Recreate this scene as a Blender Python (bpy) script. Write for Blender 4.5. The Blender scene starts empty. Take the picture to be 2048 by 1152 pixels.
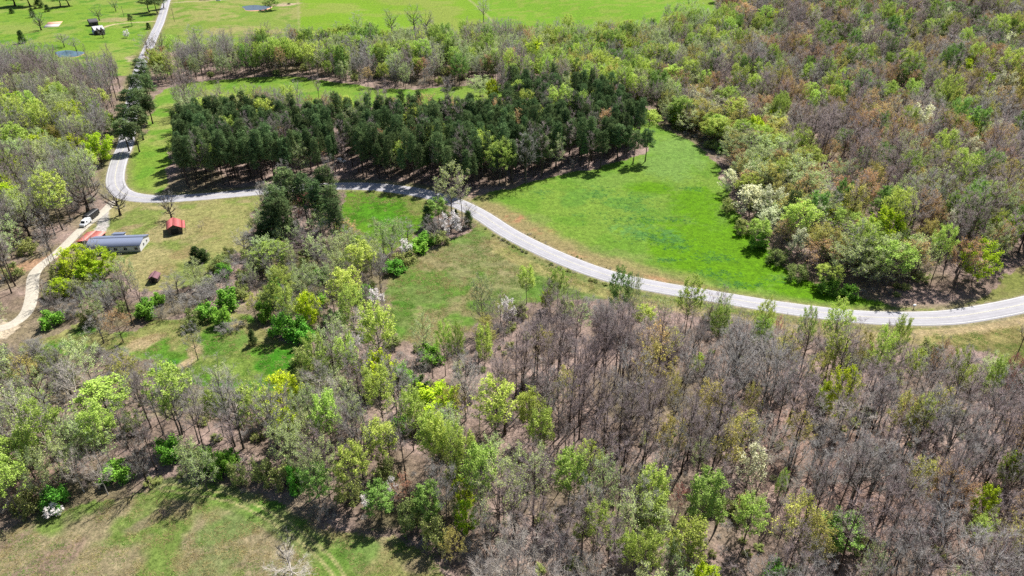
import bpy, math, random
import numpy as np
from mathutils import Vector, Matrix

# ------------------------------------------------------------------ camera, sky, sun, exposure
SC = bpy.context.scene
PITCH, CAM_H, FPX, CW, CH = math.radians(31.0), 110.0, 1365.0, 1024.0, 576.0
cam_data = bpy.data.cameras.new("camera")
cam = bpy.data.objects.new("camera", cam_data)
SC.collection.objects.link(cam)
cam_data.sensor_width = 36.0
cam_data.lens = FPX / 2048.0 * 36.0
cam_data.clip_start, cam_data.clip_end = 1.0, 12000.0
cam.location = (0, 0, CAM_H)
cam.rotation_euler = (math.pi / 2 - PITCH, 0, 0)
SC.camera = cam

SUN_EL, SUN_AZ = math.radians(53.0), math.radians(33.0)      # azimuth: clockwise from +Y
world = bpy.data.worlds.new("World")
SC.world = world
world.use_nodes = True
wn = world.node_tree
bg = wn.nodes["Background"]
sky = wn.nodes.new("ShaderNodeTexSky")
sky.sky_type = 'NISHITA'
sky.sun_disc = False
sky.sun_elevation = SUN_EL
sky.sun_rotation = SUN_AZ
wn.links.new(sky.outputs[0], bg.inputs[0])
bg.inputs[1].default_value = 0.06
sl = bpy.data.lights.new("sun", 'SUN')
sl.energy = 5.0
sl.angle = math.radians(0.5)
sl.color = (1.0, 0.955, 0.88)
sun = bpy.data.objects.new("sun", sl)
SC.collection.objects.link(sun)
sun_dir = Vector((math.sin(SUN_AZ) * math.cos(SUN_EL), math.cos(SUN_AZ) * math.cos(SUN_EL), math.sin(SUN_EL)))
sun.rotation_euler = sun_dir.to_track_quat('Z', 'Y').to_euler()
sun.location = (0, 200, 300)
SC.view_settings.view_transform = 'Standard'
SC.view_settings.look = 'None'
SC.view_settings.exposure = 0.98
SC.view_settings.gamma = 1.0
SC.cycles.max_bounces = 6
SC.cycles.diffuse_bounces = 3
SC.cycles.transmission_bounces = 4
SC.cycles.use_denoising = False

rng = np.random.default_rng(7)
random.seed(7)

# ------------------------------------------------------------------ small numpy tools
def _hash(ix, iy, s):
    n = (ix.astype(np.int64) * 374761393 + iy.astype(np.int64) * 668265263 + s * 982451653) & 0x7fffffff
    n = ((n ^ (n >> 13)) * 1274126177) & 0x7fffffff
    return ((n ^ (n >> 16)) & 0xffff) / 65535.0

def vnoise(x, y, s=0):
    ix, iy = np.floor(x), np.floor(y)
    fx, fy = x - ix, y - iy
    fx, fy = fx * fx * (3 - 2 * fx), fy * fy * (3 - 2 * fy)
    a, b = _hash(ix, iy, s), _hash(ix + 1, iy, s)
    c, d = _hash(ix, iy + 1, s), _hash(ix + 1, iy + 1, s)
    return (a * (1 - fx) + b * fx) * (1 - fy) + (c * (1 - fx) + d * fx) * fy

def fbm(x, y, s=0, o=4):
    v, a, t = 0, 0.5, 0
    for i in range(o):
        v = v + a * vnoise(x * 2 ** i, y * 2 ** i, s + i * 17)
        t += a
        a *= 0.5
    return v / t

def sstep(a, b, x):
    t = np.clip((x - a) / (b - a), 0, 1)
    return t * t * (3 - 2 * t)

def terrain(x, y):
    x, y = np.asarray(x, float), np.asarray(y, float)
    z = 30.0 * sstep(40, 520, x + 0.25 * (y - 250)) * sstep(230, 620, y)
    z = z + 1.1 * np.sin(x * 0.021 + 1.3) * np.cos(y * 0.017) + 0.7 * np.sin(x * 0.05 + y * 0.033)
    z = z + 5.0 * sstep(700, 1500, y)
    return z

def ray(u, v):
    u, v = np.asarray(u, float), np.asarray(v, float)
    dx, dy = (u - CW) / FPX, (CH - v) / FPX
    c, s = math.cos(PITCH), math.sin(PITCH)
    return dx, c + dy * s, -s + dy * c

def at(u, v, h=0.0):
    """photo pixel -> the point of the terrain (or h metres above it) that shows there"""
    dx, dy, dz = ray(u, v)
    ts = np.concatenate([np.linspace(60, 1000, 300), np.linspace(1010, 4000, 150)])
    shp = np.shape(dx)
    dxf, dyf, dzf = np.ravel(dx), np.ravel(dy), np.ravel(dz)
    hf = np.broadcast_to(h, shp).ravel() if shp else np.array([float(h)])
    out = np.zeros((dxf.size, 2))
    for i in range(dxf.size):
        X, Y, Z = dxf[i] * ts, dyf[i] * ts, CAM_H + dzf[i] * ts
        below = Z < terrain(X, Y) + hf[i]
        k = int(np.argmax(below)) if below.any() else len(ts) - 1
        a, b = (ts[k - 1] if k else 20.0), ts[k]
        for _ in range(24):
            m = 0.5 * (a + b)
            if CAM_H + dzf[i] * m < terrain(dxf[i] * m, dyf[i] * m) + hf[i]:
                b = m
            else:
                a = m
        out[i] = dxf[i] * b, dyf[i] * b
    return out.reshape(shp + (2,)) if shp else out[0]

def proj(x, y, z):
    """world -> photo pixel and depth"""
    c, s = math.cos(PITCH), math.sin(PITCH)
    zz = z - CAM_H
    d = y * c - zz * s
    up = y * s + zz * c
    return CW + FPX * x / d, CH - FPX * up / d, d

def P(pts):
    a = np.array(pts, float)
    return at(a[:, 0], a[:, 1])

def inpoly(x, y, poly):
    c = np.zeros(np.shape(x), bool)
    n = len(poly)
    j = n - 1
    for i in range(n):
        xi, yi = poly[i]
        xj, yj = poly[j]
        if yi != yj:
            c ^= ((yi > y) != (yj > y)) & (x < (xj - xi) * (y - yi) / (yj - yi) + xi)
        j = i
    return c

def smooth_line(pts, step=2.0):
    w = P(pts)
    w = np.vstack([2 * w[0] - w[1], w, 2 * w[-1] - w[-2]])
    out = []
    for i in range(1, len(w) - 2):
        p0, p1, p2, p3 = w[i - 1], w[i], w[i + 1], w[i + 2]
        n = max(2, int(np.linalg.norm(p2 - p1) / step))
        for k in range(n):
            t = k / n
            out.append(0.5 * ((2 * p1) + (p2 - p0) * t + (2 * p0 - 5 * p1 + 4 * p2 - p3) * t * t + (3 * p1 - p0 - 3 * p2 + p3) * t ** 3))
    out.append(w[-2])
    out = np.array(out)
    for _ in range(4):
        out[1:-1] = 0.25 * out[:-2] + 0.5 * out[1:-1] + 0.25 * out[2:]
    return out

def dist_line(x, y, line, reach=40.0):
    """distance to a polyline, exact inside reach, reach beyond"""
    d = np.full(x.shape, reach)
    lo, hi = line.min(0) - reach, line.max(0) + reach
    near = np.nonzero((x > lo[0]) & (x < hi[0]) & (y > lo[1]) & (y < hi[1]))[0]
    L = line[::2] if len(line) > 900 else line
    for ch in np.array_split(near, max(1, len(near) // 20000)):
        if len(ch):
            dd = (x[ch, None] - L[None, :, 0]) ** 2 + (y[ch, None] - L[None, :, 1]) ** 2
            d[ch] = np.minimum(reach, np.sqrt(dd.min(1)))
    return d

# ------------------------------------------------------------------ materials
def lin(r, g, b):
    return tuple(((c / 255) / 12.92 if c / 255 <= 0.04045 else ((c / 255 + 0.055) / 1.055) ** 2.4) for c in (r, g, b)) + (1.0,)

def new_mat(name):
    m = bpy.data.materials.new(name)
    m.use_nodes = True
    nt = m.node_tree
    for n in list(nt.nodes):
        if n.type != 'OUTPUT_MATERIAL':
            nt.nodes.remove(n)
    return m, nt, nt.nodes["Material Output"]

def noise(nt, scale, detail=4, rough=0.6, vec=None):
    n = nt.nodes.new("ShaderNodeTexNoise")
    n.inputs["Scale"].default_value = scale
    n.inputs["Detail"].default_value = detail
    n.inputs["Roughness"].default_value = rough
    if vec is not None:
        nt.links.new(vec, n.inputs["Vector"])
    return n.outputs["Fac"]

def ramp(nt, fac, stops):
    r = nt.nodes.new("ShaderNodeValToRGB")
    e = r.color_ramp.elements
    while len(e) < len(stops):
        e.new(0.5)
    for k, (p, c) in enumerate(stops):
        e[k].position = p
        e[k].color = c if len(c) == 4 else tuple(c) + (1,)
    nt.links.new(fac, r.inputs[0])
    return r.outputs[0]

def mixc(nt, fac, a, b, mode='MIX'):
    m = nt.nodes.new("ShaderNodeMix")
    m.data_type = 'RGBA'
    m.blend_type = mode
    for sock, v in ((m.inputs[0], fac), (m.inputs[6], a), (m.inputs[7], b)):
        if hasattr(v, "is_output"):
            nt.links.new(v, sock)
        else:
            sock.default_value = v if not isinstance(v, tuple) or len(v) == 4 else v + (1,)
    return m.outputs[2]

def simple(name, col, rough=0.7, var=0.25, scale=3.0, metal=0.0, bump=0.0, wave=None):
    m, nt, out = new_mat(name)
    b = nt.nodes.new("ShaderNodeBsdfPrincipled")
    tc = nt.nodes.new("ShaderNodeTexCoord")
    f = noise(nt, scale, 5, 0.65, tc.outputs["Object"])
    lo = tuple(c * (1 - var) for c in col[:3]) + (1,)
    hi = tuple(min(1, c * (1 + var)) for c in col[:3]) + (1,)
    c = ramp(nt, f, [(0.3, lo), (0.7, hi)])
    b.inputs["Roughness"].default_value = rough
    b.inputs["Metallic"].default_value = metal
    if wave:
        w = nt.nodes.new("ShaderNodeTexWave")
        w.bands_direction = wave[0]
        w.inputs["Scale"].default_value = wave[1]
        w.inputs["Distortion"].default_value = 0.0
        nt.links.new(tc.outputs["Object"], w.inputs["Vector"])
        c = mixc(nt, ramp(nt, w.outputs["Fac"], [(0.0, (wave[2],) * 3), (0.35, (0, 0, 0))]), c, tuple(k * 0.45 for k in col[:3]) + (1,))
        bp = nt.nodes.new("ShaderNodeBump")
        bp.inputs["Strength"].default_value = 0.12
        bp.inputs["Distance"].default_value = 0.04
        nt.links.new(w.outputs["Fac"], bp.inputs["Height"])
        nt.links.new(bp.outputs[0], b.inputs["Normal"])
    nt.links.new(c, b.inputs["Base Color"])
    nt.links.new(b.outputs[0], out.inputs[0])
    return m

def leaf_mat(name, col, col2, trans=0.3, treevar=0.25):
    """thin leaves: diffuse both ways; varies leaf by leaf and tree by tree"""
    m, nt, out = new_mat(name)
    g = nt.nodes.new("ShaderNodeNewGeometry")
    oi = nt.nodes.new("ShaderNodeObjectInfo")
    c = mixc(nt, g.outputs["Random Per Island"], col, col2)
    hs = nt.nodes.new("ShaderNodeHueSaturation")
    mr = nt.nodes.new("ShaderNodeMapRange")
    mr.inputs[3].default_value, mr.inputs[4].default_value = 1 - treevar, 1 + treevar
    nt.links.new(oi.outputs["Random"], mr.inputs[0])
    nt.links.new(mr.outputs[0], hs.inputs["Value"])
    mh = nt.nodes.new("ShaderNodeMapRange")
    mh.inputs[3].default_value, mh.inputs[4].default_value = 0.482, 0.518
    wn_ = nt.nodes.new("ShaderNodeTexWhiteNoise")
    wn_.noise_dimensions = '1D'
    nt.links.new(oi.outputs["Random"], wn_.inputs["W"])
    nt.links.new(wn_.outputs["Value"], mh.inputs[0])
    nt.links.new(mh.outputs[0], hs.inputs["Hue"])
    nt.links.new(c, hs.inputs["Color"])
    d = nt.nodes.new("ShaderNodeBsdfDiffuse")
    t = nt.nodes.new("ShaderNodeBsdfTranslucent")
    mx = nt.nodes.new("ShaderNodeMixShader")
    mx.inputs[0].default_value = trans
    nt.links.new(hs.outputs[0], d.inputs[0])
    nt.links.new(hs.outputs[0], t.inputs[0])
    nt.links.new(d.outputs[0], mx.inputs[1])
    nt.links.new(t.outputs[0], mx.inputs[2])
    nt.links.new(mx.outputs[0], out.inputs[0])
    return m

def bark_mat(name, col, var=0.35, treevar=0.25):
    m, nt, out = new_mat(name)
    tc = nt.nodes.new("ShaderNodeTexCoord")
    oi = nt.nodes.new("ShaderNodeObjectInfo")
    f = noise(nt, 1.3, 5, 0.7, tc.outputs["Object"])
    lo = tuple(c * (1 - var) for c in col[:3]) + (1,)
    hi = tuple(c * (1 + var) for c in col[:3]) + (1,)
    c = ramp(nt, f, [(0.3, lo), (0.7, hi)])
    hs = nt.nodes.new("ShaderNodeHueSaturation")
    mr = nt.nodes.new("ShaderNodeMapRange")
    mr.inputs[3].default_value, mr.inputs[4].default_value = 1 - treevar, 1 + treevar
    nt.links.new(oi.outputs["Random"], mr.inputs[0])
    nt.links.new(mr.outputs[0], hs.inputs["Value"])
    nt.links.new(c, hs.inputs["Color"])
    d = nt.nodes.new("ShaderNodeBsdfDiffuse")
    nt.links.new(hs.outputs[0], d.inputs[0])
    nt.links.new(d.outputs[0], out.inputs[0])
    return m

# ------------------------------------------------------------------ tags
def tag(o, label=None, cat=None, group=None, kind=None):
    if label: o["label"] = label
    if cat: o["category"] = cat
    if group: o["group"] = group
    if kind: o["kind"] = kind
    return o

def link(name, mesh, parent=None):
    o = bpy.data.objects.new(name, mesh)
    SC.collection.objects.link(o)
    if parent is not None:
        o.parent = parent
    return o

def empty(name, loc, rz=0.0, label=None, cat=None, group=None):
    o = bpy.data.objects.new(name, None)
    SC.collection.objects.link(o)
    o.location = loc
    o.rotation_euler = (0, 0, rz)
    o.empty_display_size = 0.5
    return tag(o, label, cat, group)

# ------------------------------------------------------------------ mesh builder (numpy)
class MB:
    def __init__(s):
        s.v, s.f, s.n = [], [], 0      # faces: list of (array (k,3|4), material index)

    def add(s, verts, faces, mat=0):
        verts = np.asarray(verts, float).reshape(-1, 3)
        s.v.append(verts)
        faces = np.asarray(faces, int)
        s.f.append((faces + s.n, mat))
        s.n += len(verts)

    def tube(s, pts, rad, k=5, mat=0, cap=False):
        pts = np.asarray(pts, float)
        n = len(pts)
        tan = np.gradient(pts, axis=0)
        tan /= np.linalg.norm(tan, axis=1, keepdims=True) + 1e-9
        ref = np.array([0.0, 0, 1]) if abs(tan[0][2]) < 0.9 else np.array([1.0, 0, 0])
        a = np.cross(tan, ref)
        a /= np.linalg.norm(a, axis=1, keepdims=True) + 1e-9
        b = np.cross(tan, a)
        ang = np.arange(k) * 2 * np.pi / k
        ring = pts[:, None] + np.asarray(rad)[:, None, None] * (a[:, None] * np.cos(ang)[None, :, None] + b[:, None] * np.sin(ang)[None, :, None])
        i = np.arange(n - 1)[:, None] * k
        j = np.arange(k)[None]
        q = np.stack([i + j, i + (j + 1) % k, i + k + (j + 1) % k, i + k + j], -1).reshape(-1, 4)
        s.add(ring.reshape(-1, 3), q, mat)

    def box(s, x0, x1, y0, y1, z0, z1, mat=0):
        v = [(x, y, z) for z in (z0, z1) for y in (y0, y1) for x in (x0, x1)]
        s.add(v, [(0, 2, 3, 1), (4, 5, 7, 6), (0, 1, 5, 4), (2, 6, 7, 3), (0, 4, 6, 2), (1, 3, 7, 5)], mat)

    def prism(s, prof, axis, a0, a1, mat=0):
        """closed profile (list of 2D points) swept along an axis ('x' or 'y'); profile is (other, z)"""
        n = len(prof)
        def pt(p, a):
            return (a, p[0], p[1]) if axis == 'x' else (p[0], a, p[1])
        v = [pt(p, a0) for p in prof] + [pt(p, a1) for p in prof]
        s.add(v, [(i, (i + 1) % n, n + (i + 1) % n, n + i) for i in range(n)], mat)
        for off, rev in ((0, True), (n, False)):
            c = np.mean(np.array(v[off:off + n]), 0)
            idx = [(i, (i + 1) % n) for i in range(n)]
            s.add(list(v[off:off + n]) + [tuple(c)], [((b, a, n) if rev else (a, b, n)) for a, b in idx], mat)

    def strips(s, p, q, w, mat=0, r=None):
        """twigs: slim triangles from p to q"""
        d = q - p
        rv = (r or rng).normal(size=p.shape)
        a = np.cross(d, rv)
        a /= np.linalg.norm(a, axis=1, keepdims=True) + 1e-9
        a *= np.asarray(w).reshape(-1, 1) * 0.5
        n = len(p)
        v = np.stack([p - a, p + a, q], 1).reshape(-1, 3)
        s.add(v, np.arange(3 * n).reshape(-1, 3), mat)

    def leaves(s, c, size, mat=0, up=0.35, r=None):
        r = r or rng
        n = len(c)
        nr = r.normal(size=(n, 3))
        nr[:, 2] += up * 2
        nr /= np.linalg.norm(nr, axis=1, keepdims=True)
        a = np.cross(nr, r.normal(size=(n, 3)))
        a /= np.linalg.norm(a, axis=1, keepdims=True) + 1e-9
        b = np.cross(nr, a)
        sz = np.asarray(size).reshape(-1, 1) * np.ones((n, 1)) * 0.5
        el = 0.6 + 0.3 * r.random((n, 1))
        fold = nr * sz * 0.25
        v = np.stack([c - a * sz, c + b * sz * el + fold, c + a * sz, c - b * sz * el + fold], 1).reshape(-1, 3)
        s.add(v, np.arange(4 * n).reshape(-1, 4), mat)

    def mesh(s, name, mats, smooth=False):
        m = bpy.data.meshes.new(name)
        v = np.concatenate(s.v)
        m.vertices.add(len(v))
        m.vertices.foreach_set("co", v.astype(np.float32).ravel())
        loops = np.concatenate([f.ravel() for f, _ in s.f])
        cnt = np.concatenate([np.full(len(f), f.shape[1]) for f, _ in s.f])
        mi = np.concatenate([np.full(len(f), k) for f, k in s.f])
        start = np.concatenate([[0], np.cumsum(cnt)[:-1]])
        m.loops.add(len(loops))
        m.loops.foreach_set("vertex_index", loops.astype(np.int32))
        m.polygons.add(len(cnt))
        m.polygons.foreach_set("loop_start", start.astype(np.int32))
        m.polygons.foreach_set("loop_total", cnt.astype(np.int32))
        m.polygons.foreach_set("material_index", mi.astype(np.int32))
        if smooth:
            m.polygons.foreach_set("use_smooth", np.ones(len(cnt), bool))
        for k in (mats if isinstance(mats, (list, tuple)) else [mats]):
            m.materials.append(k)
        m.update(calc_edges=True)
        m.validate()
        return m

    def obj(s, name, mats, parent=None, smooth=False):
        return link(name, s.mesh(name, mats, smooth), parent)

# ------------------------------------------------------------------ layout (photo pixels -> terrain)
ROAD = smooth_line([(352, -60), (343, -25), (334, 0), (328, 20), (320, 45), (312, 62), (303, 82), (295, 100), (284, 125), (270, 180), (260, 235),
                    (252, 285), (241, 313), (234, 335), (230, 360), (235, 378), (250, 390), (277, 396), (325, 398), (400, 394), (455, 389),
                    (512, 384), (560, 379), (620, 374), (680, 372), (740, 373), (785, 377), (840, 385), (880, 395), (912, 405), (962, 430),
                    (1024, 470), (1124, 518), (1224, 554), (1320, 575), (1400, 588), (1470, 600), (1536, 611), (1636, 625), (1710, 633),
                    (1786, 637), (1886, 636), (1950, 628), (2000, 619), (2048, 609), (2110, 592), (2200, 560), (2320, 500)], 2.0)
DRIVE = smooth_line([(236, 392), (222, 408), (212, 419), (200, 429), (185, 441), (162, 459), (143, 478), (125, 496), (105, 514), (88, 526), (75, 537),
                     (66, 553), (65, 576), (62, 600), (52, 628), (25, 650), (-30, 664), (-120, 680)], 1.5)
SPUR = smooth_line([(206, 424), (206, 438), (206, 452), (198, 466), (190, 474)], 1.0)
FARDRIVE = smooth_line([(318, 42), (290, 44), (262, 45), (240, 47), (222, 50), (208, 55)], 2.0)
FARDRIVE2 = smooth_line([(332, 6), (350, 5), (380, 3), (430, 1), (520, -8)], 2.0)
TWOTRACK = smooth_line([(330, 975), (380, 981), (430, 990), (475, 1000), (520, 1022), (560, 1045), (600, 1072), (640, 1106), (670, 1140), (690, 1180), (700, 1240)], 0.4)
VERGETRACK = smooth_line([(1838, 666), (1900, 664), (1975, 655), (2040, 643), (2120, 620)], 1.5)
DIRTTRACK = smooth_line([(108, 512), (70, 528), (30, 545), (-20, 560), (-90, 580)], 1.5)

FIELDS = {
    'big':   [(962, 392), (1005, 378), (1060, 366), (1100, 358), (1150, 346), (1230, 325), (1286, 311), (1292, 290), (1270, 268), (1250, 244), (1285, 236), (1330, 258), (1385, 285),
              (1425, 318), (1450, 365), (1468, 410), (1492, 448), (1520, 492), (1560, 530), (1610, 556), (1670, 580), (1730, 592), (1770, 600), (1800, 613), (1845, 618), (1900, 618), (1930, 612), (1800, 634),
              (1640, 624), (1540, 610), (1400, 588), (1320, 575), (1224, 554), (1124, 518), (1024, 470), (962, 430), (930, 408)],
    'cfield': [(935, 425), (962, 432), (1024, 472), (1124, 520), (1224, 556), (1330, 578), (1480, 604), (1700, 636), (1880, 640), (1870, 664), (1830, 668), (1700, 664), (1560, 646), (1420, 622), (1300, 606), (1200, 600), (1120, 598),
               (1040, 612), (985, 640), (930, 668), (880, 690), (830, 692), (795, 676), (772, 640), (765, 600), (772, 562), (795, 532), (830, 512), (885, 490), (925, 470), (948, 452)],
    'inner': [(690, 380), (760, 381), (830, 391), (866, 404), (862, 430), (850, 452), (828, 480), (780, 505), (730, 505), (690, 480), (670, 455), (676, 425), (690, 400)],
    'yard':  [(232, 398), (280, 404), (340, 404), (430, 397), (518, 389), (520, 410), (505, 435), (500, 470), (500, 492), (470, 505), (440, 520), (420, 545), (385, 565), (335, 578), (290, 585), (262, 575), (240, 545),
              (222, 520), (160, 505), (132, 500), (150, 478), (172, 460), (205, 432)],
    'strip': [(352, 168), (430, 160), (520, 153), (600, 155), (680, 166), (760, 178), (840, 178), (900, 172), (1012, 168), (1012, 200), (930, 205), (900, 214), (700, 214), (500, 204), (352, 202), (350, 250), (344, 300), (336, 345),
              (330, 390), (280, 390), (252, 383), (240, 368), (241, 345), (252, 318), (268, 290), (290, 262), (305, 225), (312, 190)],
    'topleft': [(-150, 160), (0, 142), (60, 138), (130, 142), (200, 156), (262, 150), (284, 112), (300, 84), (312, 62), (326, 25), (338, -20), (-200, -20)],
    'topmid': [(316, 62), (332, 20), (342, -25), (600, -25), (600, 100), (500, 112), (370, 118), (352, 140), (340, 152), (318, 140), (306, 110)],
    'topbright': [(600, -30), (985, -30), (985, 85), (900, 96), (600, 104)],
    'toplime': [(975, -30), (1400, -30), (1440, 10), (1420, 60), (1300, 78), (1000, 84), (975, 70)],
    'bottom': [(-250, 1120), (-100, 1090), (0, 1056), (70, 1038), (150, 1012), (230, 1000), (300, 982), (360, 972), (440, 985), (510, 985), (545, 1005), (585, 1035), (650, 1052), (700, 1062), (760, 1080), (830, 1090), (870, 1110), (905, 1150), (930, 1200), (960, 1500), (-600, 1500)],
    'clear': [(40, 690), (110, 672), (165, 652), (225, 668), (270, 662), (300, 640), (345, 640), (400, 640), (440, 632), (480, 622), (520, 640), (545, 672), (590, 692), (612, 712), (598, 742), (566, 780), (520, 784), (490, 780), (455, 775), (420, 775),
              (380, 770), (340, 760), (300, 728), (250, 712), (190, 706), (120, 702), (60, 702)],
    'east':  [(1850, 664), (1900, 668), (1980, 660), (2060, 645), (2200, 610), (2300, 700), (2180, 790), (2048, 742), (1970, 705), (1900, 690), (1850, 690)],
    'eastup': [(1935, 612), (1960, 600), (1985, 570), (2020, 545), (2060, 525), (2200, 500), (2300, 495), (2200, 555), (2110, 590), (2048, 606), (1985, 620)],
}
FW = {k: P(v) for k, v in FIELDS.items()}
EXPOSED = P([(-40, 640), (0, 636), (40, 640), (50, 652), (30, 668), (0, 676), (-60, 690)])

# ------------------------------------------------------------------ ground: one sheet to the horizon, colour by what grows there
ROADW = 3.35
def graded(a, b, s0, g):
    o = [a]
    while o[-1] < b:
        o.append(o[-1] + s0 + g * (o[-1] - a))
    return o
ys = [-4000, -2000, -900, -400, -180, -60, 0, 20, 35, 48] + graded(56, 950, 0.42, 0.0034) + [975, 1010, 1060, 1150, 1300, 1600, 2100, 3000, 4500, 7000]
ys = np.array(ys, float)
half = np.linspace(-1, 1, 820)
outer = np.array([1.06, 1.15, 1.3, 1.6, 2.2, 3.5, 6.0, 12.0])
ss = np.concatenate([-outer[::-1], half, outer])
Wd = 100 + 0.74 * np.clip(ys, 0, 1000) + 0.6 * np.clip(ys - 1000, 0, 1e9) + 0.8 * np.clip(-ys, 0, 1e9)
GX = ss[None, :] * Wd[:, None]
GY = np.repeat(ys[:, None], len(ss), 1)
gx, gy = GX.ravel(), GY.ravel()
gz = terrain(gx, gy)
# a slight edge warp keeps field borders from being ruler lines
wx = gx + 3.0 * (fbm(gx * 0.11, gy * 0.11, 3) - 0.5) * 2 + 1.2 * (vnoise(gx * 0.6, gy * 0.6, 9) - 0.5)
wy = gy + 3.0 * (fbm(gx * 0.11 + 40, gy * 0.11, 5) - 0.5) * 2 + 1.2 * (vnoise(gx * 0.6, gy * 0.6, 11) - 0.5)

LITTER = np.array(lin(172, 150, 141)[:3])
LITTER2 = np.array(lin(142, 124, 112)[:3])
def C(r, g, b): return np.array(lin(r, g, b)[:3])
col = np.empty((len(gx), 3))
n1 = fbm(gx * 0.03, gy * 0.03, 21)[:, None]
n2 = fbm(gx * 0.12, gy * 0.12, 22)[:, None]
n3 = fbm(gx * 0.5, gy * 0.5, 23, 3)[:, None]
def S(a, b, n): return sstep(a, b, n)
def L3(a, b, t): return a * (1 - t) + b * t
col[:] = L3(LITTER, LITTER2, S(.35, .65, n2))
col[:] = L3(col, C(134, 128, 90), S(.52, .7, n1) * .6)
far_wood = S(300, 420, gy)[:, None] * S(0, 80, gx)[:, None]
grassy = np.zeros(len(gx))          # 1 = grass sheet, drives the fine pattern
fieldmask = {}
def paint(name, fn, g=1.0, warp=True):
    X, Y = (wx, wy) if warp else (gx, gy)
    m = inpoly(X, Y, FW[name])
    fieldmask[name] = m
    if m.any():
        col[m] = fn(m)
        grassy[m] = g
def blob(u, v, ru, rv):
    """soft patch centred where the pixel lands, radii in metres given through pixel radii"""
    c, e, d = at(u, v), at(u + ru, v), at(u, v - rv)
    a, b = np.linalg.norm(e - c), np.linalg.norm(d - c)
    fwd = c / np.linalg.norm(c)
    dx, dy = gx - c[0], gy - c[1]
    q = ((dx * fwd[1] - dy * fwd[0]) / a) ** 2 + ((dx * fwd[0] + dy * fwd[1]) / b) ** 2
    q = q + 1.3 * (n2[:, 0] - .5) + 1.0 * (n3[:, 0] - .5)
    return sstep(1.1, 0.3, q)[:, None]
def over(c, t, sel=None):
    global col
    t = np.clip(t, 0, 1)
    if sel is not None:
        t = t * sel[:, None]
    col[:] = L3(col, c, t)

G1, G2, G3 = C(104, 150, 52), C(86, 134, 44), C(134, 158, 74)
paint('topleft', lambda m: L3(L3(C(124, 160, 50), C(142, 162, 74), S(.4, .6, n1[m])), C(98, 144, 42), S(.55, .7, n2[m])))
paint('topmid', lambda m: L3(L3(C(132, 156, 64), C(156, 160, 92), S(.4, .62, n1[m])), C(118, 152, 52), S(.5, .7, n2[m])))
paint('topbright', lambda m: L3(C(124, 164, 34), C(142, 162, 66), S(.45, .65, n1[m])))
paint('toplime', lambda m: L3(C(118, 164, 34), C(136, 164, 58), S(.45, .65, n2[m])))
paint('strip', lambda m: L3(L3(C(124, 158, 56), C(150, 162, 86), S(.4, .65, n1[m])), C(108, 152, 48), S(.5, .7, n2[m])))
paint('yard', lambda m: L3(L3(C(156, 156, 98), C(168, 160, 112), S(.4, .65, n1[m])), C(132, 148, 76), S(.5, .68, n2[m])))
paint('inner', lambda m: L3(C(100, 146, 34), C(132, 154, 66), S(.4, .65, n1[m])))
paint('cfield', lambda m: L3(L3(C(122, 142, 78), C(148, 142, 100), S(.4, .6, n1[m])), C(106, 142, 58), S(.5, .65, n2[m])))
paint('clear', lambda m: L3(L3(C(126, 152, 68), C(152, 152, 96), S(.4, .62, n1[m])), C(100, 148, 48), S(.5, .66, n2[m])))
paint('bottom', lambda m: L3(L3(C(144, 148, 88), C(156, 146, 114), S(.42, .62, n1[m])), C(122, 146, 72), S(.5, .68, n2[m])))
paint('east', lambda m: L3(C(134, 130, 80), C(120, 128, 68), S(.45, .6, n2[m])))
paint('eastup', lambda m: L3(C(128, 136, 70), C(146, 140, 92), S(.45, .6, n2[m])))
paint('big', lambda m: L3(C(122, 156, 58), C(108, 150, 48), S(.4, .65, n2[m])))
fm = fieldmask
over(C(98, 150, 0), np.clip(blob(1540, 500, 290, 75) + blob(1420, 520, 130, 50) + blob(1300, 375, 60, 14) + blob(1640, 590, 140, 25) + blob(1390, 410, 60, 40), 0, 1) * .9, fm['big'])
over(C(122, 160, 76), blob(1350, 310, 70, 42) * .8 + blob(1200, 360, 90, 18) * .3, fm['big'])
over(C(94, 146, 72), (blob(1200, 405, 130, 34) * .25 * S(.42, .6, n2) + blob(1290, 465, 80, 18) * S(.42, .6, n3) * .8), fm['big'])
over(C(132, 144, 84), blob(1210, 510, 100, 20) * .5 + blob(1060, 440, 50, 16) * .4, fm['big'])
for u, v, ru, rv in ((1265, 418, 40, 8), (1285, 440, 35, 9), (1320, 480, 55, 11), (1345, 440, 30, 8), (1300, 470, 30, 8), (1360, 495, 30, 6), (1425, 515, 40, 9), (1430, 550, 45, 9), (1335, 520, 30, 5), (1480, 570, 50, 7), (1385, 378, 34, 5), (1195, 385, 30, 12), (1080, 385, 25, 9), (1300, 395, 25, 6)):
    over(C(74, 132, 70), blob(u, v, ru, rv) * .16 * S(.35, .55, n3), fm['big'])
over(C(82, 142, 26), blob(755, 420, 75, 30) * .8 + blob(780, 440, 40, 16), fm['inner'])
over(C(140, 140, 84), blob(700, 480, 40, 22) * .7 + blob(835, 415, 30, 20) * .7, fm['inner'])
over(C(92, 134, 50), blob(850, 580, 90, 42) * .7 + blob(800, 640, 40, 40) * .6, fm['cfield'])
over(C(154, 146, 108), blob(960, 520, 90, 40) * .55 + blob(1000, 560, 80, 22) * .5, fm['cfield'])
over(C(72, 140, 30), blob(555, 720, 45, 28) + blob(440, 690, 60, 22) * .6 + blob(345, 728, 22, 16) + blob(180, 655, 40, 12) * .8, fm['clear'])
over(C(182, 164, 128), blob(285, 688, 45, 14) * .9 + blob(392, 700, 22, 16) + blob(370, 728, 22, 10) + blob(470, 648, 26, 8) * .7)
over(C(186, 150, 118), blob(60, 528, 50, 9) * .9 + blob(10, 545, 34, 10) * .8)
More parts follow.
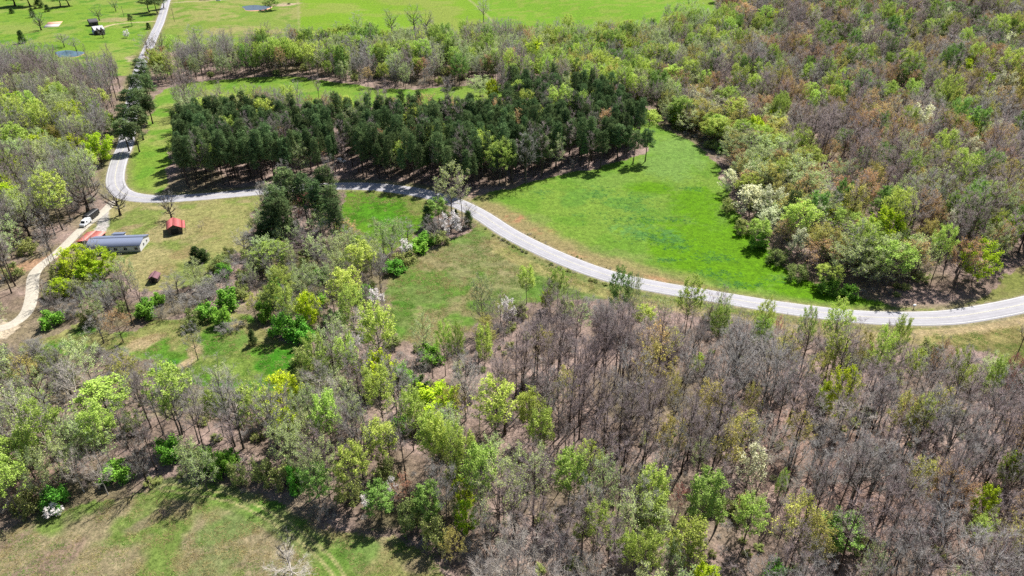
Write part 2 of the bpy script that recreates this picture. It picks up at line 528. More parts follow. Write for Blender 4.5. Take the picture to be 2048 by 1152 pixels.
over(C(150, 124, 118), blob(290, 1045, 60, 16) * .6 + blob(90, 1130, 90, 25) * .55 + blob(20, 1085, 40, 10) * .5 + blob(860, 1125, 60, 22) * .5, fm['bottom'])
over(C(98, 142, 58), blob(470, 1050, 90, 30) * .6 + blob(700, 1110, 70, 40) * .7 + blob(560, 1000, 60, 16) * .7 + blob(430, 1130, 60, 30) * .4, fm['bottom'])
over(C(168, 150, 116), blob(262, 455, 34, 7) * .8 + blob(490, 402, 25, 6) * .7 + blob(390, 480, 40, 8) * .5, fm['yard'])
over(C(158, 136, 100), blob(370, 505, 30, 14) * .6 + blob(330, 540, 30, 14) * .5 + blob(420, 455, 26, 22) * .35, fm['yard'])
over(C(196, 176, 150), blob(348, 108, 20, 6) + blob(345, 125, 14, 10) + blob(570, 9, 34, 4) * .9 + blob(268, 118, 20, 8) * .8)
over(C(176, 160, 120), blob(225, 40, 35, 5) * .7 + blob(480, 60, 80, 12) * .3)
over(C(190, 172, 132), blob(25, 792, 45, 10) * .9 + blob(100, 800, 50, 9) * .5)
over(C(176, 152, 138), blob(1330, 640, 10, 3) * 0)
over(C(132, 140, 84), blob(440, 780, 130, 45) * .85 + blob(620, 790, 60, 40) * .6, (grassy < .5).astype(float))
# verge, clay, ditch along the road
road_d = dist_line(gx, gy, ROAD, 30.0)
side = np.zeros(len(gx))
near = np.nonzero(road_d < 29)[0]
RL = ROAD[::2]
RT = np.gradient(RL, axis=0)
for ch in np.array_split(near, max(1, len(near) // 20000)):
    k = ((gx[ch, None] - RL[None, :, 0]) ** 2 + (gy[ch, None] - RL[None, :, 1]) ** 2).argmin(1)
    side[ch] = np.sign(RT[k, 0] * (gy[ch] - RL[k, 1]) - RT[k, 1] * (gx[ch] - RL[k, 0]))   # + = left of travel (the big field side)
upd = (side > 0)[:, None]
rd = road_d[:, None] + 2.0 * (n3 - .5)
pu, pv, _ = proj(gx, gy, gz)
bend = sstep(925, 980, pu)[:, None] * sstep(1480, 1300, pu)[:, None]     # the cut bank above the right-hand bend
on_strip = (gy < 800)[:, None]
over(C(140, 142, 86), sstep(9, 4, rd) * .75)
over(C(160, 144, 104), upd * bend * sstep(16, 8, rd + 6 * (n2 - .5)) * .85)
over(C(186, 146, 110), upd * bend * sstep(1030, 1080, pu)[:, None] * sstep(7.2, 5.4, rd) * S(.42, .6, n2) * .8)
over(C(184, 138, 104), blob(1030, 436, 24, 10) * .9 * S(.36, .6, n3) + blob(1085, 462, 30, 8) * .4 * S(.4, .6, n3))
over(C(172, 162, 106), (1 - upd) * sstep(965, 1000, pu)[:, None] * sstep(7.0, 8.0, rd) * sstep(14, 12, rd) * .7)
over(C(176, 166, 142), sstep(4.6, 3.7, rd) * .8)
grassy[(road_d < 20) & (grassy < .5) & (gy < 420) & (gx > -20)] = 1.0

def track(line, half_w, c, t=1.0, two=None):
    d = dist_line(gx, gy, line, 12.0)[:, None] + (0.25 if two else 0.9) * (n3 - .5)
    if two:
        over(c, (sstep(two[1], two[1] * .5, np.abs(d - two[0]))) * t)
    else:
        over(c, sstep(half_w + .5, half_w - .3, d) * t)
    return d
track(TWOTRACK, 2.6, C(112, 146, 62), .6)
track(TWOTRACK, 1, C(184, 178, 126), .8, (0.85, 0.34))
over(C(96, 140, 56), sstep(3.5, 2, dist_line(gx, gy, TWOTRACK, 12.0)[:, None]) * .0)
FENCE_A, FENCE_B = smooth_line([(594, -25), (597, 30), (600, 95)], 2.0), smooth_line([(905, -30), (945, 5), (985, 42), (1010, 60)], 2.0)
track(FENCE_A, 1.0, C(168, 170, 112), .6)
track(FENCE_B, 1.4, C(176, 174, 122), .6)
track(VERGETRACK, 1.6, C(192, 174, 132), .8)
track(DIRTTRACK, 2.4, C(188, 152, 124), .85)
m = inpoly(wx, wy, EXPOSED)
col[m] = C(216, 200, 176)
d = track(SPUR, 2.0, C(198, 196, 192), .95)
d = track(FARDRIVE, 1.5, C(214, 196, 160), .9)
d = track(FARDRIVE2, 1.5, C(206, 190, 160), .9)
over(C(206, 200, 196), blob(203, 455, 15, 7))

# woods floor gets greener and browner patches where brush stands
over(C(104, 106, 62), blob(640, 540, 130, 70) * .7 + blob(300, 620, 120, 30) * .6 + blob(830, 1020, 140, 40) * .6 + blob(200, 780, 200, 60) * .35 + blob(1250, 1000, 260, 90) * .35 + blob(60, 350, 150, 70) * .4, (grassy < .5).astype(float))
over(C(168, 138, 126), blob(1800, 1000, 330, 130) * .6 + blob(1500, 760, 200, 60) * .3 + blob(80, 960, 110, 40) * .6 + blob(40, 170, 140, 50) * .5, (grassy < .5).astype(float))

ALB = 0.53       # photo tone -> albedo
g = MB()
ny, nx = GX.shape
i = np.arange(ny - 1)[:, None] * nx
j = np.arange(nx - 1)[None]
q = np.stack([i + j, i + j + 1, i + nx + j + 1, i + nx + j], -1).reshape(-1, 4)
g.add(np.stack([gx, gy, gz], 1), q)

gm, nt, out = new_mat("ground")
b = nt.nodes.new("ShaderNodeBsdfPrincipled")
b.inputs["Roughness"].default_value = 0.95
b.inputs["Specular IOR Level"].default_value = 0.1
at_c = nt.nodes.new("ShaderNodeAttribute"); at_c.attribute_name = "soil"
at_g = nt.nodes.new("ShaderNodeAttribute"); at_g.attribute_name = "grassy"
geo = nt.nodes.new("ShaderNodeNewGeometry")
f1 = noise(nt, 0.55, 6, 0.72, geo.outputs["Position"])
f2 = noise(nt, 1.9, 5, 0.75, geo.outputs["Position"])
v1 = ramp(nt, f1, [(0.3, (0.62, 0.62, 0.62)), (0.7, (1.38, 1.38, 1.38))])
v2 = ramp(nt, f2, [(0.32, (0.45, 0.46, 0.45)), (0.5, (1, 1, 1)), (0.68, (1.5, 1.46, 1.38))])
vg = ramp(nt, f2, [(0.34, (0.56, 0.62, 0.54)), (0.66, (1.44, 1.34, 1.4))])
vv = mixc(nt, at_g.outputs["Fac"], v2, vg)
c = mixc(nt, 1.0, at_c.outputs["Color"], v1, 'MULTIPLY')
c = mixc(nt, 1.0, c, vv, 'MULTIPLY')
nt.links.new(c, b.inputs["Base Color"])
bp = nt.nodes.new("ShaderNodeBump")
bp.inputs["Strength"].default_value = 0.9
bp.inputs["Distance"].default_value = 0.25
nt.links.new(f2, bp.inputs["Height"])
nt.links.new(bp.outputs[0], b.inputs["Normal"])
nt.links.new(b.outputs[0], out.inputs[0])
gmesh = g.mesh("ground", gm, True)
ca = gmesh.attributes.new("soil", 'FLOAT_COLOR', 'POINT')
ca.data.foreach_set("color", np.concatenate([np.clip(col * ALB, 0, 1), np.ones((len(gx), 1))], 1).astype(np.float32).ravel())
ga = gmesh.attributes.new("grassy", 'FLOAT', 'POINT')
ga.data.foreach_set("value", grassy.astype(np.float32))
tag(link("ground", gmesh), kind="structure")

# ------------------------------------------------------------------ roads
def ribbon(name, line, offs, lift, mat, kind="structure", parent=None):
    t = np.gradient(line, axis=0)
    t /= np.linalg.norm(t, axis=1, keepdims=True)
    nrm = np.stack([-t[:, 1], t[:, 0]], 1)
    offs = np.asarray(offs, float)
    X = line[:, None, 0] + nrm[:, None, 0] * offs
    Y = line[:, None, 1] + nrm[:, None, 1] * offs
    Z = terrain(X, Y) + np.asarray(lift)
    n, k = X.shape
    mb = MB()
    ii = np.arange(n - 1)[:, None] * k
    jj = np.arange(k - 1)[None]
    mb.add(np.stack([X, Y, Z], -1).reshape(-1, 3), np.stack([ii + jj, ii + jj + 1, ii + k + jj + 1, ii + k + jj], -1).reshape(-1, 4)[:, ::-1])
    me = mb.mesh(name, mat)
    u = me.attributes.new("across", 'FLOAT', 'POINT')
    u.data.foreach_set("value", np.repeat(offs[None], n, 0).astype(np.float32).ravel())
    o = link(name, me, parent)
    if kind: o["kind"] = kind
    return o

am, nt, out = new_mat("asphalt")
b = nt.nodes.new("ShaderNodeBsdfPrincipled")
b.inputs["Roughness"].default_value = 0.85
geo = nt.nodes.new("ShaderNodeNewGeometry")
ac = nt.nodes.new("ShaderNodeAttribute"); ac.attribute_name = "across"
ma = nt.nodes.new("ShaderNodeMath"); ma.operation = 'ABSOLUTE'
nt.links.new(ac.outputs["Fac"], ma.inputs[0])
wear = nt.nodes.new("ShaderNodeMapRange"); wear.inputs[2].default_value = 3.5
nt.links.new(ma.outputs[0], wear.inputs[0])
wr = ramp(nt, wear.outputs[0], [(0.0, (0.93,) * 3), (0.2, (1.08,) * 3), (0.38, (0.94,) * 3), (0.6, (1.1,) * 3), (0.85, (0.96,) * 3), (1.0, (1.05,) * 3)])
c = ramp(nt, noise(nt, 0.25, 6, 0.75, geo.outputs["Position"]), [(0.3, lin(132, 131, 137)), (0.7, lin(152, 151, 157))])
c = mixc(nt, 1.0, c, wr, 'MULTIPLY')
c = mixc(nt, 0.35, c, ramp(nt, noise(nt, 6.0, 3, 0.8, geo.outputs["Position"]), [(0.3, (0.5,) * 3), (0.7, (1.3,) * 3)]), 'MULTIPLY')
nt.links.new(c, b.inputs["Base Color"])
nt.links.new(b.outputs[0], out.inputs[0])
ribbon("road", ROAD, [-ROADW - .5, -ROADW, -ROADW * .6, -1.1, 0, 1.1, ROADW * .6, ROADW, ROADW + .5], [-.1, .14, .16, .18, .19, .18, .16, .14, -.1], am)
paint_w = simple("road_paint_white", lin(196, 196, 194), .7, .12, 2.0)
paint_y = simple("road_paint_yellow", lin(186, 182, 164), .7, .15, 2.0)
ribbon("edge_line_marking", ROAD, [ROADW - .30, ROADW - .14], [.148 + .02, .144 + .02], paint_w)
ribbon("edge_line_marking", ROAD, [-ROADW + .14, -ROADW + .30], [.144 + .02, .148 + .02], paint_w)
ribbon("centre_line_marking", ROAD, [.07, .19], [.21, .21], paint_y)
ribbon("centre_line_marking", ROAD, [-.19, -.07], [.21, .21], paint_y)
gravel = simple("gravel", lin(162, 156, 144), .95, .22, 1.6)
ribbon("gravel_drive", DRIVE[3:], [-2.1, -1.5, 0, 1.5, 2.1], [-.05, .05, .09, .05, -.05], gravel)

# ------------------------------------------------------------------ trees: trunk + limbs in one mesh, twigs + leaves in another
B_GREY = bark_mat("bark_grey", lin(96, 90, 84))
B_BROWN = bark_mat("bark_brown", lin(80, 70, 64))
B_DARK = bark_mat("bark_dark", lin(62, 54, 49))
B_PALE = bark_mat("bark_pale", lin(186, 178, 168))
T_GREY = leaf_mat("twig_grey", lin(150, 146, 144), lin(190, 186, 182), .4, .22)
T_MAUVE = leaf_mat("twig_mauve", lin(142, 128, 127), lin(182, 168, 167), .4, .25)
T_PALE = leaf_mat("twig_pale", lin(176, 168, 160), lin(206, 198, 190), .4, .15)
T_OLIVE = leaf_mat("twig_olive", lin(150, 148, 118), lin(182, 178, 148), .4, .2)
LEAF = {
    'fresh': leaf_mat("leaf_fresh_green", lin(158, 184, 72), lin(194, 212, 114)),
    'deep': leaf_mat("leaf_deep_green", lin(116, 152, 68), lin(152, 182, 98)),
    'pale': leaf_mat("leaf_pale_green", lin(166, 186, 110), lin(192, 206, 140)),
    'lime': leaf_mat("leaf_lime", lin(160, 190, 36), lin(194, 212, 64)),
    'rust': leaf_mat("leaf_rust", lin(184, 150, 98), lin(206, 178, 124)),
    'gold': leaf_mat("leaf_gold_olive", lin(176, 172, 82), lin(202, 194, 110)),
    'red': leaf_mat("leaf_red_bud", lin(188, 126, 108), lin(208, 152, 130)),
    'cream': leaf_mat("leaf_cream", lin(212, 216, 168), lin(232, 234, 200)),
    'white': leaf_mat("petal_white", lin(232, 224, 226), lin(246, 242, 240), .3, .1),
    'olive': leaf_mat("leaf_olive", lin(134, 148, 80), lin(164, 174, 106)),
    'bush': leaf_mat("leaf_bush_green", lin(104, 160, 56), lin(140, 188, 80)),
    'pine': leaf_mat("needle_dark", lin(78, 101, 64), lin(118, 139, 90), .2, .38),
    'cedar': leaf_mat("needle_cedar", lin(60, 84, 48), lin(88, 110, 62), .15, .2),
    'purple': leaf_mat("petal_purple", lin(170, 124, 142), lin(196, 150, 164), .3, .1),
}
PROF = {
    'round': lambda t: np.sqrt(np.clip(1 - (2 * t - 0.95) ** 2 / 1.1, 0.02, 1)),
    'egg': lambda t: np.clip(np.sin(np.pi * np.clip(0.22 + 0.7 * t, 0, 1)) ** 0.55, .05, 1) * 1.12,
    'vase': lambda t: np.clip(0.35 + 0.75 * t, 0, 1) * np.sqrt(np.clip(1.08 - t ** 4, .03, 1)),
    'pine': lambda t: np.clip(.92 - .62 * t ** 1.5 - .25 * np.clip(.25 - t, 0, 1) * 2, .12, 1),
    'cone': lambda t: np.clip(1.02 - t, .04, 1) ** 0.8,
    'dome': lambda t: np.sqrt(np.clip(1.02 - t ** 2.2, .02, 1)),
}

def grow(seed, h, w, cb, prof, limbs, subs, twigs, twig_len, leaf=None, bark=None, twig=None, tr=None, central=.85, stems=1,
         droop=0.0, tw=.04, elev=(.5, 1.1), tuft=False, clumpy=0.0, upb=.3, even=.72):
    """returns {trunk, crown, all} meshes. leaf: (material, leaves per twig, size, up bias, lowest share of crown that bears leaves)"""
    r = np.random.default_rng(seed)
    T, K = MB(), MB()
    tr = tr or h * .0105
    pf = PROF[prof]
    S0, D0, LV = [], [], []             # twig roots, directions
    for st in range(stems):
        az0 = r.random() * 6.28
        off = np.array([math.cos(az0), math.sin(az0), 0]) * (w * .06 if stems > 1 else 0)
        lean = r.normal(size=2) * (.02 if stems == 1 else .11) * h + (off[:2] / (w + .01) * h * .8 if stems > 1 else 0)
        n = 9
        tz = np.linspace(0, 1, n)
        path = np.stack([off[0] + lean[0] * tz ** 1.4 + np.cumsum(r.normal(size=n)) * h * .004,
                         off[1] + lean[1] * tz ** 1.4 + np.cumsum(r.normal(size=n)) * h * .004, tz * h * central * (1 - .15 * r.random() * (stems > 1))], 1)
        path[0] = off + np.array([0, 0, -.35])
        rad = tr * (1 - .86 * tz ** .9) / math.sqrt(stems)
        rad[0] *= 1.35
        T.tube(path, rad, 6)
        nl = max(3, limbs // stems)
        for i in range(nl):
            t = (i + .2 + .6 * r.random()) / nl
            az = i * 2.4 + r.normal() * .35 + az0
            R = w * .5 * float(pf(np.array(t))) * (even + (1.04 - even) * r.random())
            ztip = h * (cb + (1 - cb) * (t * .97 + .02))
            el = elev[0] + (elev[1] - elev[0]) * (t * .7 + .3 * r.random())
            zst = np.clip(ztip - R * math.tan(min(el, 1.25)), h * cb * .72, h * central * .98)
            if ztip < zst and droop == 0: ztip = zst + R * .2
            k = zst / (h * central) * (n - 1)
            k0 = int(min(k, n - 2))
            a = path[k0] + (path[k0 + 1] - path[k0]) * (k - k0)
            c_ = np.array([path[-1][0] * t + math.cos(az) * R, path[-1][1] * t + math.sin(az) * R, ztip - droop * R])
            mid = a + (c_ - a) * .5 + np.array([math.cos(az), math.sin(az), -.55]) * R * .16 * (1 if droop == 0 else -.6) + r.normal(size=3) * R * .08
            s = np.linspace(0, 1, 5)[:, None]
            pts = a * (1 - s) ** 2 + 2 * mid * s * (1 - s) + c_ * s ** 2
            r0 = min(tr * .5, rad[k0] * .7)
            T.tube(pts, r0 * (1 - .82 * s[:, 0]), 4)
            Lm = np.linalg.norm(c_ - a)
            for q in range(subs):
                u = .28 + .72 * (q + r.random()) / subs
                bpt = a * (1 - u) ** 2 + 2 * mid * u * (1 - u) + c_ * u ** 2
                d = 2 * (1 - u) * (mid - a) + 2 * u * (c_ - mid)
                d = d / (np.linalg.norm(d) + 1e-6)
                d = d + r.normal(size=3) * .62 + np.array([0, 0, .28 if droop == 0 else .05])
                d /= np.linalg.norm(d)
                sl_ = (.2 + .26 * r.random()) * (Lm * .75 + .1 * w) * (1.15 - .5 * u) + .25
                e = bpt + d * sl_
                e[2] = min(e[2], h * 1.0)
                m2 = (bpt + e) / 2 + r.normal(size=3) * sl_ * .08
                T.tube(np.array([bpt, m2, e]), np.array([r0 * .34, r0 * .24, r0 * .1]) + .012, 3)
                nt_ = twigs
                uu = (.25 + .75 * r.random(nt_))[:, None]
                S0.append(bpt + (e - bpt) * uu)
                dd = d + r.normal(size=(nt_, 3)) * .75 + np.array([0, 0, upb])
                D0.append(dd / np.linalg.norm(dd, axis=1, keepdims=True))
                LV.append(np.full(nt_, (bpt[2] / h - cb) / (1 - cb + 1e-6)))
    S0, D0, LV = np.concatenate(S0), np.concatenate(D0), np.concatenate(LV)
    ln = twig_len * (.5 + r.random((len(S0), 1)))
    E0 = S0 + D0 * ln
    K.strips(S0, E0, tw * (.7 + .6 * r.random(len(S0))), 0, r)
    d2 = D0 + r.normal(size=D0.shape) * .7
    d2 /= np.linalg.norm(d2, axis=1, keepdims=True)
    M0 = S0 + D0 * ln * .5
    K.strips(M0, M0 + d2 * ln * .75, tw * .75, 0, r)
    d3 = D0 + r.normal(size=D0.shape) * .7
    d3 /= np.linalg.norm(d3, axis=1, keepdims=True)
    K.strips(M0, M0 + d3 * ln * .7, tw * .7, 0, r)
    mats = [twig]
    if leaf:
        mt, per, size, up, low = leaf
        mats.append(mt)
        keep = r.random(len(E0)) < sstep(low - .25, low + .2, LV) * (1 - clumpy) + clumpy * (vnoise(E0[:, 0] / (w * .16), E0[:, 1] / (w * .16) + E0[:, 2] / (w * .16), seed) > .5)
        Ek, Sk = E0[keep], S0[keep]
        if tuft:
            c_ = np.repeat(Ek, per, 0) + r.normal(size=(len(Ek) * per, 3)) * size * .5
            dd = r.normal(size=c_.shape) + np.array([0, 0, .35])
            dd /= np.linalg.norm(dd, axis=1, keepdims=True)
            K.strips(c_ - dd * size * .35, c_ + dd * size, size * .34, 1, r)
        else:
            f = r.random((len(Ek) * per, 1))
            c_ = np.repeat(Sk, per, 0) * (1 - f) + np.repeat(Ek, per, 0) * f + r.normal(size=(len(Ek) * per, 3)) * size * .75
            K.leaves(c_, size * (.6 + .8 * r.random(len(c_))), 1, up, r)
    nm = "tree_mesh"
    A = MB()
    for src, off in ((T, 0), (K, 1)):
        base = A.n
        for v_ in src.v: A.v.append(v_)
        A.f += [(f_ + base, m_ + off) for f_, m_ in src.f]
        A.n += src.n
    return dict(trunk=T.mesh("trunk", [bark], True), crown=K.mesh("crown", mats), all=A.mesh("tree", [bark] + mats, True), h=h, w=w)

PR = {}
def protos(code, n, **kw):
    lst = []
    for k in range(n):
        a = dict(kw)
        h, w = a.pop('h') * (1 + .12 * math.sin(k * 2.1 + 1)), a.pop('w') * (1 + .14 * math.sin(k * 1.7 + len(code)))
        lst.append(grow(hash_code(code) + k * 31, h, w, **a))
    PR[code] = lst
def hash_code(c): return sum(ord(x) * (i * 7 + 3) for i, x in enumerate(c)) * 13

protos('bg', 3, h=18, w=5.8, cb=.44, prof='egg', limbs=14, subs=5, twigs=8, twig_len=1.05, bark=B_GREY, twig=T_GREY, elev=(.9, 1.32), tr=.19, upb=1.0)
protos('bb', 4, h=20, w=4.8, cb=.5, prof='round', limbs=12, subs=5, twigs=7, twig_len=1.0, bark=B_BROWN, twig=T_MAUVE, elev=(.9, 1.32), tr=.2, upb=1.0)
protos('bp', 2, h=16, w=8.5, cb=.34, prof='round', limbs=17, subs=6, twigs=8, twig_len=1.0, bark=B_PALE, twig=T_PALE, elev=(.5, 1.1), tw=.045)
protos('bo', 3, h=14, w=12, cb=.22, prof='vase', limbs=16, subs=6, twigs=5, twig_len=1.1, bark=B_DARK, twig=T_GREY, elev=(.4, 1.1), central=.6, tr=.44, even=.82)
protos('sa', 3, h=9, w=3.6, cb=.3, prof='egg', limbs=10, subs=4, twigs=6, twig_len=.7, bark=B_GREY, twig=T_MAUVE, elev=(.7, 1.2), tw=.03)
protos('lf', 4, h=17, w=7.2, cb=.4, prof='egg', limbs=34, subs=5, twigs=5, twig_len=.75, even=.86, leaf=(LEAF['fresh'], 8, .31, .6, .22), bark=B_GREY, twig=T_OLIVE, central=.92, elev=(.45, 1.05))
protos('ld', 2, h=17, w=7.0, cb=.34, prof='egg', limbs=34, subs=5, twigs=5, twig_len=.75, even=.86, leaf=(LEAF['deep'], 8, .33, .6, .05), bark=B_GREY, twig=T_OLIVE, central=.94, elev=(.35, 1.0))
protos('lp', 3, h=15, w=7.5, cb=.3, prof='egg', limbs=24, subs=5, twigs=7, twig_len=.85, even=.82, leaf=(LEAF['pale'], 4, .25, .5, .1), bark=B_GREY, twig=T_GREY, elev=(.5, 1.1))
protos('ru', 3, h=15, w=9.5, cb=.34, prof='dome', limbs=20, subs=6, twigs=8, twig_len=.9, leaf=(LEAF['rust'], 3, .27, .5, .3), bark=B_BROWN, twig=T_MAUVE, elev=(.6, 1.15))
protos('go', 2, h=15, w=9, cb=.34, prof='dome', limbs=20, subs=6, twigs=8, twig_len=.9, leaf=(LEAF['gold'], 3, .29, .5, .2), bark=B_BROWN, twig=T_OLIVE, elev=(.6, 1.15))
protos('rd', 1, h=14, w=8, cb=.35, prof='dome', limbs=18, subs=6, twigs=8, twig_len=.9, leaf=(LEAF['red'], 3, .26, .5, .25), bark=B_GREY, twig=T_MAUVE, elev=(.6, 1.15))
protos('ly', 3, h=12, w=9, cb=.16, prof='round', limbs=22, subs=7, twigs=6, twig_len=.8, leaf=(LEAF['lime'], 9, .36, .6, .02), bark=B_BROWN, twig=T_OLIVE, elev=(.3, 1.0), clumpy=.25, even=.8)
protos('wc', 2, h=13, w=9, cb=.2, prof='dome', limbs=20, subs=6, twigs=6, twig_len=.8, leaf=(LEAF['cream'], 4, .38, .6, .2), bark=B_GREY, twig=T_GREY, elev=(.3, 1.0), clumpy=.3)
protos('wb', 2, h=6.5, w=6, cb=.16, prof='round', limbs=14, subs=6, twigs=5, twig_len=.6, leaf=(LEAF['white'], 6, .3, .8, .0), bark=B_BROWN, twig=T_GREY, stems=2, elev=(.2, .9), clumpy=.25)
protos('pu', 1, h=4, w=3.4, cb=.2, prof='round', limbs=9, subs=5, twigs=5, twig_len=.5, leaf=(LEAF['purple'], 5, .22, .5, .1), bark=B_BROWN, twig=T_MAUVE, stems=2, elev=(.3, 1.0))
protos('pi', 6, h=19.5, w=5.2, cb=.44, prof='pine', limbs=36, subs=3, twigs=4, twig_len=.55, leaf=(LEAF['pine'], 6, .52, .5, -.3), bark=B_BROWN, twig=B_BROWN, central=.99, elev=(.1, .55), tuft=True, tr=.21, even=.45)
protos('ce', 2, h=8, w=3.6, cb=.04, prof='cone', limbs=34, subs=4, twigs=3, twig_len=.4, leaf=(LEAF['cedar'], 6, .42, .5, -.3), bark=B_BROWN, twig=B_BROWN, central=.97, elev=(.2, .8), tuft=True, tr=.12)
protos('sb', 3, h=4.2, w=5, cb=.1, prof='dome', limbs=16, subs=5, twigs=9, twig_len=.7, bark=B_GREY, twig=T_GREY, stems=4, elev=(.5, 1.1), tr=.1, central=.7)
protos('so', 3, h=4, w=5, cb=.06, prof='dome', limbs=16, subs=5, twigs=7, twig_len=.6, leaf=(LEAF['olive'], 4, .28, .5, -.1), bark=B_GREY, twig=T_OLIVE, stems=4, elev=(.4, 1.1), tr=.1, central=.7)
protos('sg', 2, h=4, w=5, cb=.04, prof='dome', limbs=16, subs=6, twigs=6, twig_len=.5, leaf=(LEAF['bush'], 6, .36, .6, -.2), bark=B_GREY, twig=T_OLIVE, stems=4, elev=(.3, 1.1), tr=.1, central=.7)

KIND = {   # code: (object name, category, what it looks like, size words tall / middling / short in metres)
    'bg': ("bare_tree", "bare tree", "leafless grey twigged tree"), 'bb': ("bare_tree", "bare tree", "leafless mauve brown tree"),
    'bp': ("bare_tree", "bare tree", "leafless whitish tree"), 'bo': ("bare_tree", "bare tree", "leafless spreading forked tree"),
    'sa': ("bare_sapling", "sapling", "thin leafless sapling"), 'lf': ("leafing_tree", "tree", "fresh bright green tree"),
    'ld': ("leafing_tree", "tree", "deeper green egg shaped tree"), 'lp': ("leafing_tree", "tree", "sparse pale green tree"),
    'ru': ("budding_tree", "tree", "rust brown budding tree"), 'go': ("budding_tree", "tree", "golden olive budding tree"),
    'rd': ("budding_tree", "tree", "red budding tree"), 'ly': ("lime_leafed_tree", "tree", "dense lime yellow tree"),
    'wc': ("cream_leafed_tree", "tree", "cream white tree"), 'wb': ("blossom_tree", "blossom tree", "small tree covered in white blossom"),
    'pu': ("blossom_tree", "blossom tree", "small purple pink flowering tree"), 'pi': ("pine_tree", "pine", "dark green pine"),
    'ce': ("cedar_tree", "cedar", "dark conical cedar"), 'sb': ("shrub", "shrub", "leafless grey brush thicket"),
    'so': ("shrub", "shrub", "olive green leafy shrub"), 'sg': ("shrub", "shrub", "bright green leafy shrub"),
}
TREES = []      # dicts: code, variant, x, y, sx, sz, rot, h, w, label, hand
def top(u, v, h):
    p = at(u, v, h)
    return float(p[0]), float(p[1])

def put(code, x, y, h, w, label=None, hand=False, k=None):
    k = rng.integers(len(PR[code])) if k is None else k % len(PR[code])
    pr = PR[code][k]
    TREES.append(dict(code=code, k=int(k), x=x, y=y, z=float(terrain(x, y)), sx=w / pr['w'], sz=h / pr['h'], rot=float(rng.random() * 6.283), h=h, w=w, label=label, hand=hand))

